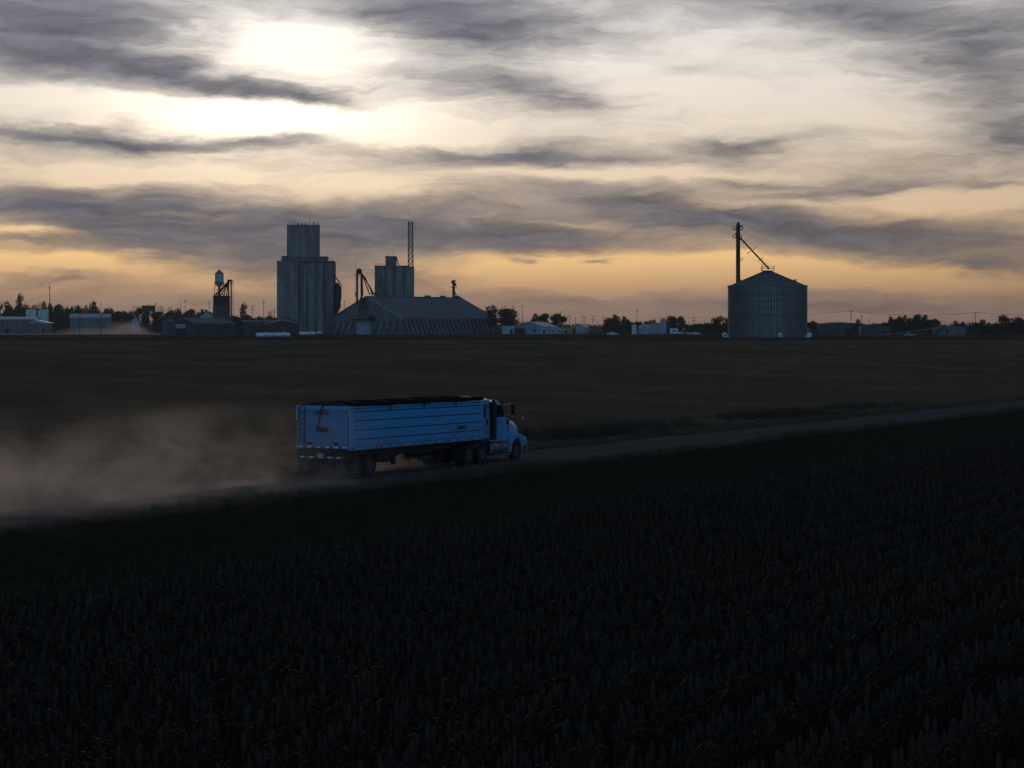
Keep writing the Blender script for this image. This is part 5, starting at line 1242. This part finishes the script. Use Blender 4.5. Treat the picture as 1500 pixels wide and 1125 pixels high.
def leafmat(name, c1, c2, rough=.75, patch=None):
    m = bpy.data.materials.new(name); m.use_nodes = True; n = NG(m.node_tree); b = m.node_tree.nodes['Principled BSDF']
    rn = n.n('ShaderNodeObjectInfo').outputs['Random']; ps = n.n('ShaderNodeNewGeometry').outputs['Position']
    pt = n.noise(n.vm('MULTIPLY', ps, (.09, .09, 0)), 1, 4, .6).outputs['Fac']
    fac = n.m('ADD', n.m('MULTIPLY', rn, .5), n.m('MULTIPLY', n.smooth(pt, .35, .65), .5))
    cc = n.mix(fac, c1, c2)
    if patch:
        bp_ = n.noise(n.vm('MULTIPLY', ps, (.035, .06, 0)), 1, 4, .6).outputs['Fac']; cc = n.mix(n.m('MULTIPLY', n.smooth(n.m('ADD', bp_, n.m('MULTIPLY', rn, .12)), .5, .68), .85), cc, patch)
    n.put(b.inputs['Base Color'], cc); b.inputs['Roughness'].default_value = rough; b.inputs['Specular IOR Level'].default_value = .18
    return m
crop_leaf = leafmat('dry_sorghum_leaf', (.044, .034, .025), (.031, .023, .016), .75, (.052, .029, .016)); crop_head = leafmat('sorghum_head', (.056, .030, .018), (.040, .028, .022))
crop = []
for i in range(7):
    r_ = random.Random(40 + i); v, f = [], []; h = r_.uniform(.52, .74)
    mb = MB(); mb.cyl((0, 0, 0), (.03, .02, h), .012, .007, 4, caps=False); v += [tuple(p) for p in mb.v]; f += mb.f
    for q in range(9): blade(v, f, (0, 0, h * r_.uniform(.15, .85)), q * 2.4 + r_.uniform(-.5, .5), r_.uniform(.24, .42), r_.uniform(.026, .042), r_.uniform(.2, .55), r_.uniform(.25, 1.0))
    nl = len(f)
    mb = MB(); mb.lathe([(.006, h - .03), (.022, h + .03), (.028, h + .09), (.018, h + .15), (.004, h + .18)], 6, (.03, .02, 0)); b0 = len(v); v += [tuple(p) for p in mb.v]; f += [tuple(b0 + a for a in q) for q in mb.f]
    me = bpy.data.meshes.new('sorghum'); me.from_pydata(v, [], f); me.materials.append(crop_leaf); me.materials.append(crop_head)
    me.polygons.foreach_set('material_index', [0] * nl + [1] * (len(f) - nl)); crop.append(me)
def in_view(x, y, mx=.10, zlo=-9):
    if y < 20: return False
    px = CX + F * x / y; return -1500 * mx < px < 1500 * (1 + mx)
pts = []; r_ = random.Random(9)
ROW, GAP = .72, .12
s = -75.0
for ri in range(80):
    l = -17.8 - ri * ROW; s = -85.0
    while s < 330:
        x, y = road_pt(s, l)
        step = GAP if y < 95 else GAP * 1.6 if y < 160 else GAP * 3
        s += step * r_.uniform(.75, 1.25)
        if y < 24 or not in_view(x, y): continue
        if (CAMZ - gz(x, y) - 1.2) / y * F + HZ > 1170: continue
        if r_.random() < (.05 if ri % 2 else .72): continue
        x += r_.gauss(0, .05); y += r_.gauss(0, .05); pts.append((x, y, gz(x, y), r_.uniform(0, 6.28), r_.uniform(.85, 1.15) * (1.12 if ri % 2 else .42), r_.randrange(7)))
NCROP = len(pts)
scatter('sorghum_crop', 'dark ripening sorghum crop filling the whole foreground in rows', 'crop', pts, crop)
# verge grass: green ditch, pale dry fringe by the road, weeds on the far side
def tuft(seed, n, h, spread, wd, mats):
    r_ = random.Random(seed); v, f = [], []
    for q in range(n):
        a = r_.uniform(0, 6.28); b_ = (r_.gauss(0, spread), r_.gauss(0, spread), 0); blade(v, f, b_, a, h * r_.uniform(.5, 1.15), wd, r_.uniform(.1, .6), r_.uniform(.1, .6), 2)
    me = bpy.data.meshes.new('grass_tuft'); me.from_pydata(v, [], f); me.materials.append(mats); return me
g_green = leafmat('ditch_grass', (.028, .028, .010), (.040, .033, .016)); g_dry = leafmat('dry_grass', (0.1625, 0.1100, 0.0663), (0.0975, 0.0660, 0.0390)); g_weed = leafmat('tall_weeds', (.0494, .0418, .0323), (.0760, .0646, .0475)); g_stub = leafmat('stubble_straw', (0.2080, 0.1280, 0.0624), (0.1365, 0.0860, 0.0406))
tu_g = [tuft(i, 26, .26, .16, .016, g_green) for i in range(4)]; tu_d = [tuft(10 + i, 24, .42, .13, .014, g_dry) for i in range(4)]; tu_w = [tuft(20 + i, 60, 1.05, .26, .020, g_weed) for i in range(4)]; tu_s = [tuft(30 + i, 14, .15, .14, .010, g_stub) for i in range(4)]
pg, pd_, pw, ps_ = [], [], [], []; r_ = random.Random(21)
def addp(L_, s, l, sc, nv=4):
    x, y = road_pt(s, l)
    if in_view(x, y, .06) and y > 40: L_.append((x, y, gz(x, y), r_.uniform(0, 6.28), sc, r_.randrange(nv)))
for i in range(42000):
    s = -60 + 300 * r_.random() ** 1.35; l = r_.uniform(-17.9, -4.6); addp(pg, s, l, r_.uniform(.3, .75))
for i in range(7000):
    s = -60 + 300 * r_.random() ** 1.2; l = -4.3 + r_.gauss(0, .28); c = .5 + .5 * math.sin(s * .21) * math.sin(s * .083 + 1)
    if r_.random() < .3 + .7 * c: addp(pd_, s, l, r_.uniform(.6, 1.1) * (.8 + .8 * c))
for i in range(9000):
    s = -60 + 320 * r_.random() ** 1.2; l = 2.5 + abs(r_.gauss(0, .9)); addp(pd_, s, l, r_.uniform(.5, 1.1))
for i in range(2600): addp(pd_, -60 + 300 * r_.random(), -17.5 + r_.gauss(0, .35), r_.uniform(.5, .9))
for (s0, l0, ss, ls, n_, sc) in ((46, 9, 7, 3.0, 300, .75), (60, 10, 6, 3, 90, .55), (88, 10, 9, 3, 220, .7), (114, 11, 9, 3, 110, .6)):
    for i in range(n_): addp(pw, s0 + r_.gauss(0, ss * .6), l0 + r_.gauss(0, ls * .6), sc * r_.uniform(.6, 1.2))
for i in range(2500): addp(pw, -40 + 260 * r_.random(), 3.6 + abs(r_.gauss(0, 1.2)), r_.uniform(.15, .4))
for i in range(60000):
    s = -40 + 330 * r_.random() ** 1.3; l = 4.5 + 190 * r_.random() ** 1.5
    l = round(l / .75) * .75 + r_.gauss(0, .1); addp(ps_, s, l, r_.uniform(.6, 1.5))
scatter('ditch_grass', 'dark green grass in the ditch between the road and the crop', 'grass', pg, tu_g)
scatter('dry_grass', 'pale dry grass fringing both edges of the dirt road', 'grass', pd_, tu_d)
scatter('weeds', 'tall dark weeds in patches along the far side of the road', 'weeds', pw, tu_w)
scatter('stubble', 'short straw stubble standing across the harvested field', 'stubble', ps_, tu_s)
# rough strip at the far edge of the field, before the yards
pf = []
for i in range(14000):
    px = r_.uniform(-60, 1560); d = r_.uniform(690, 880); P = at(px, d); pf.append((P.x, P.y, P.z, r_.uniform(0, 6.28), r_.uniform(.3, .8) * (1 if d > 730 else .5) * (1 + 1.6 * max(0, math.sin(px * .045) * math.sin(px * .013 + 2)) * (r_.random() < .35)), r_.randrange(4)))
for i in range(1500):
    px = r_.uniform(-60, 1560); d = r_.uniform(688, 770)
    if math.sin(px * .031) + math.sin(px * .0117 + 1) + r_.gauss(0, .5) > .5: P = at(px, d); pf.append((P.x, P.y, P.z, r_.uniform(0, 6.28), r_.uniform(.7, 1.3), r_.randrange(4)))
scatter('rough_grass', 'dark rough grass along the far edge of the field before the yards', 'grass', pf, tu_w)

# ------------------------------------------------------------------ dust and haze
def dust(name, label, centre, rotm, size, dens, seed, nscale, build, step=1.0):
    mb = MB(); mb.box(-size[0], size[0], -size[1], size[1], 0, size[2]); o = mb.build(name, None); o.matrix_world = Matrix.Translation(centre) @ rotm
    m = bpy.data.materials.new(name); m.use_nodes = True; n = NG(m.node_tree); m.node_tree.nodes.clear()
    out_ = n.n('ShaderNodeOutputMaterial'); pv = n.n('ShaderNodeVolumePrincipled'); m.node_tree.links.new(pv.outputs[0], out_.inputs['Volume'])
    co = n.n('ShaderNodeTexCoord').outputs['Object']; x, y, z = n.sep(co)
    sh = build(n, co, x, y, z)
    n.put(pv.inputs['Density'], n.m('MULTIPLY', sh, dens)); pv.inputs['Color'].default_value = (.76, .65, .58, 1); pv.inputs['Anisotropy'].default_value = .45
    o.data.materials.append(m); 
    return tag(o, label, 'dust', kind='stuff')
def plume(n, co, x, y, z):
    # x runs along the road, +x at the tail of the trailer; the plume drifts to the far side (+y) and thins as it ages
    nz = n.noise(n.vm('MULTIPLY', co, (.26, .30, .40)), 1, 7, .68, .7).outputs['Fac']; nb = n.noise(n.vm('MULTIPLY', co, (.055, .09, .12)), 1, 3, .5).outputs['Fac']
    age = n.m('DIVIDE', n.m('SUBTRACT', 27.0, x), 50.0)                        # 0 at the truck, 1 at the old end
    hgt = n.m('ADD', 2.0, n.m('MULTIPLY', n.m('POWER', n.m('MAXIMUM', age, 0.0), .6), 2.6))
    hh = n.m('MULTIPLY', hgt, n.m('ADD', .15, n.m('MULTIPLY', nb, 1.9)))
    vert = n.m('SUBTRACT', 1.0, n.smooth(n.m('DIVIDE', z, hh), .25, 1.15))
    drift = n.m('ADD', -.9, n.m('MULTIPLY', age, 4.5)); wid = n.m('ADD', 2.2, n.m('MULTIPLY', age, 4.5))
    lat = n.m('EXPONENT', n.m('MULTIPLY', n.m('POWER', n.m('DIVIDE', n.m('SUBTRACT', y, drift), wid), 2.0), -1.0))
    ends = n.m('MULTIPLY', n.smooth(n.m('SUBTRACT', 26.5, x), 0, 3.0), n.smooth(n.m('ADD', x, 27.8), 0, 8))
    patch = n.smooth(n.m('ADD', n.m('MULTIPLY', nz, 1.15), n.m('MULTIPLY', nb, .30)), .68, .93)
    thin = n.m('SUBTRACT', 1.15, n.m('MULTIPLY', age, .40))
    return n.m('MULTIPLY', n.m('MULTIPLY', n.m('MULTIPLY', vert, lat), n.m('MULTIPLY', ends, patch)), thin)
ROT = BASIS.to_3x3().to_4x4()
dust('dust_plume', 'brown dust plume billowing behind the trailer over the road', TO + HD * (-27.0) + UPV * .05, ROT, (28, 10, 8.5), .29, 1, 1, plume)
def under(n, co, x, y, z):
    nz = n.noise(n.vm('MULTIPLY', co, (.5, .5, .7)), 1, 5, .6).outputs['Fac']
    e = n.m('MULTIPLY', n.smooth(n.m('ADD', x, 7.5), 0, 4), n.smooth(n.m('SUBTRACT', 7.4, x), 0, 5))
    lat = n.m('MULTIPLY', n.smooth(n.m('ADD', y, 1.2), 0, 1.5), n.smooth(n.m('SUBTRACT', 3.9, y), 0, 2.2))
    return n.m('MULTIPLY', n.m('MULTIPLY', e, lat), n.m('MULTIPLY', n.m('SUBTRACT', 1.0, n.smooth(z, .1, 1.1)), n.smooth(nz, .35, .7)))
dust('dust_puff', 'thin dust swirling under the trailer and around its wheels', TO + HD * 7.6 + UPV * .05, ROT, (7.5, 4, 1.3), .15, 2, 1, under)
def farpuff(n, co, x, y, z):
    nz = n.noise(n.vm('MULTIPLY', co, (.14, .14, .2)), 1, 5, .62, .6).outputs['Fac']
    rr = n.vm('LENGTH', n.vm('MULTIPLY', co, (1 / 15.0, 1 / 9.0, 1 / 8.6)))
    r2 = n.vm('LENGTH', n.vm('MULTIPLY', n.vm('ADD', co, (22.0, 0, 0)), (1 / 26.0, 1 / 9.0, 1 / 5.0)))
    b_ = n.m('ADD', n.m('SUBTRACT', 1.0, n.smooth(rr, .2, 1.0)), n.m('MULTIPLY', n.m('SUBTRACT', 1.0, n.smooth(r2, .1, 1.0)), .25))
    return n.m('MULTIPLY', b_, n.smooth(nz, .28, .72))
P = at(184, 1112)
dust('dust_puff', 'far-off pale dust puff before the buildings at left', P, Matrix.Identity(4), (50, 9.5, 9.5), .34, 3, 1, farpuff)
hz = MB(); hz.box(-4050, 4050, -1450, 4200, -6.0, 78); o = hz.build('haze', None)
m = bpy.data.materials.new('haze'); m.use_nodes = True; m.node_tree.nodes.clear(); n = NG(m.node_tree)
out_ = n.n('ShaderNodeOutputMaterial'); pv = n.n('ShaderNodeVolumePrincipled'); m.node_tree.links.new(pv.outputs[0], out_.inputs['Volume'])
pv.inputs['Color'].default_value = (.80, .87, .97, 1); pv.inputs['Density'].default_value = 0.00006; pv.inputs['Anisotropy'].default_value = .3
o.data.materials.append(m); tag(o, 'thin evening haze over the fields and the town', 'haze', kind='stuff')
print('crop', NCROP, 'grass', len(pg), len(pd_), len(pw), len(ps_))
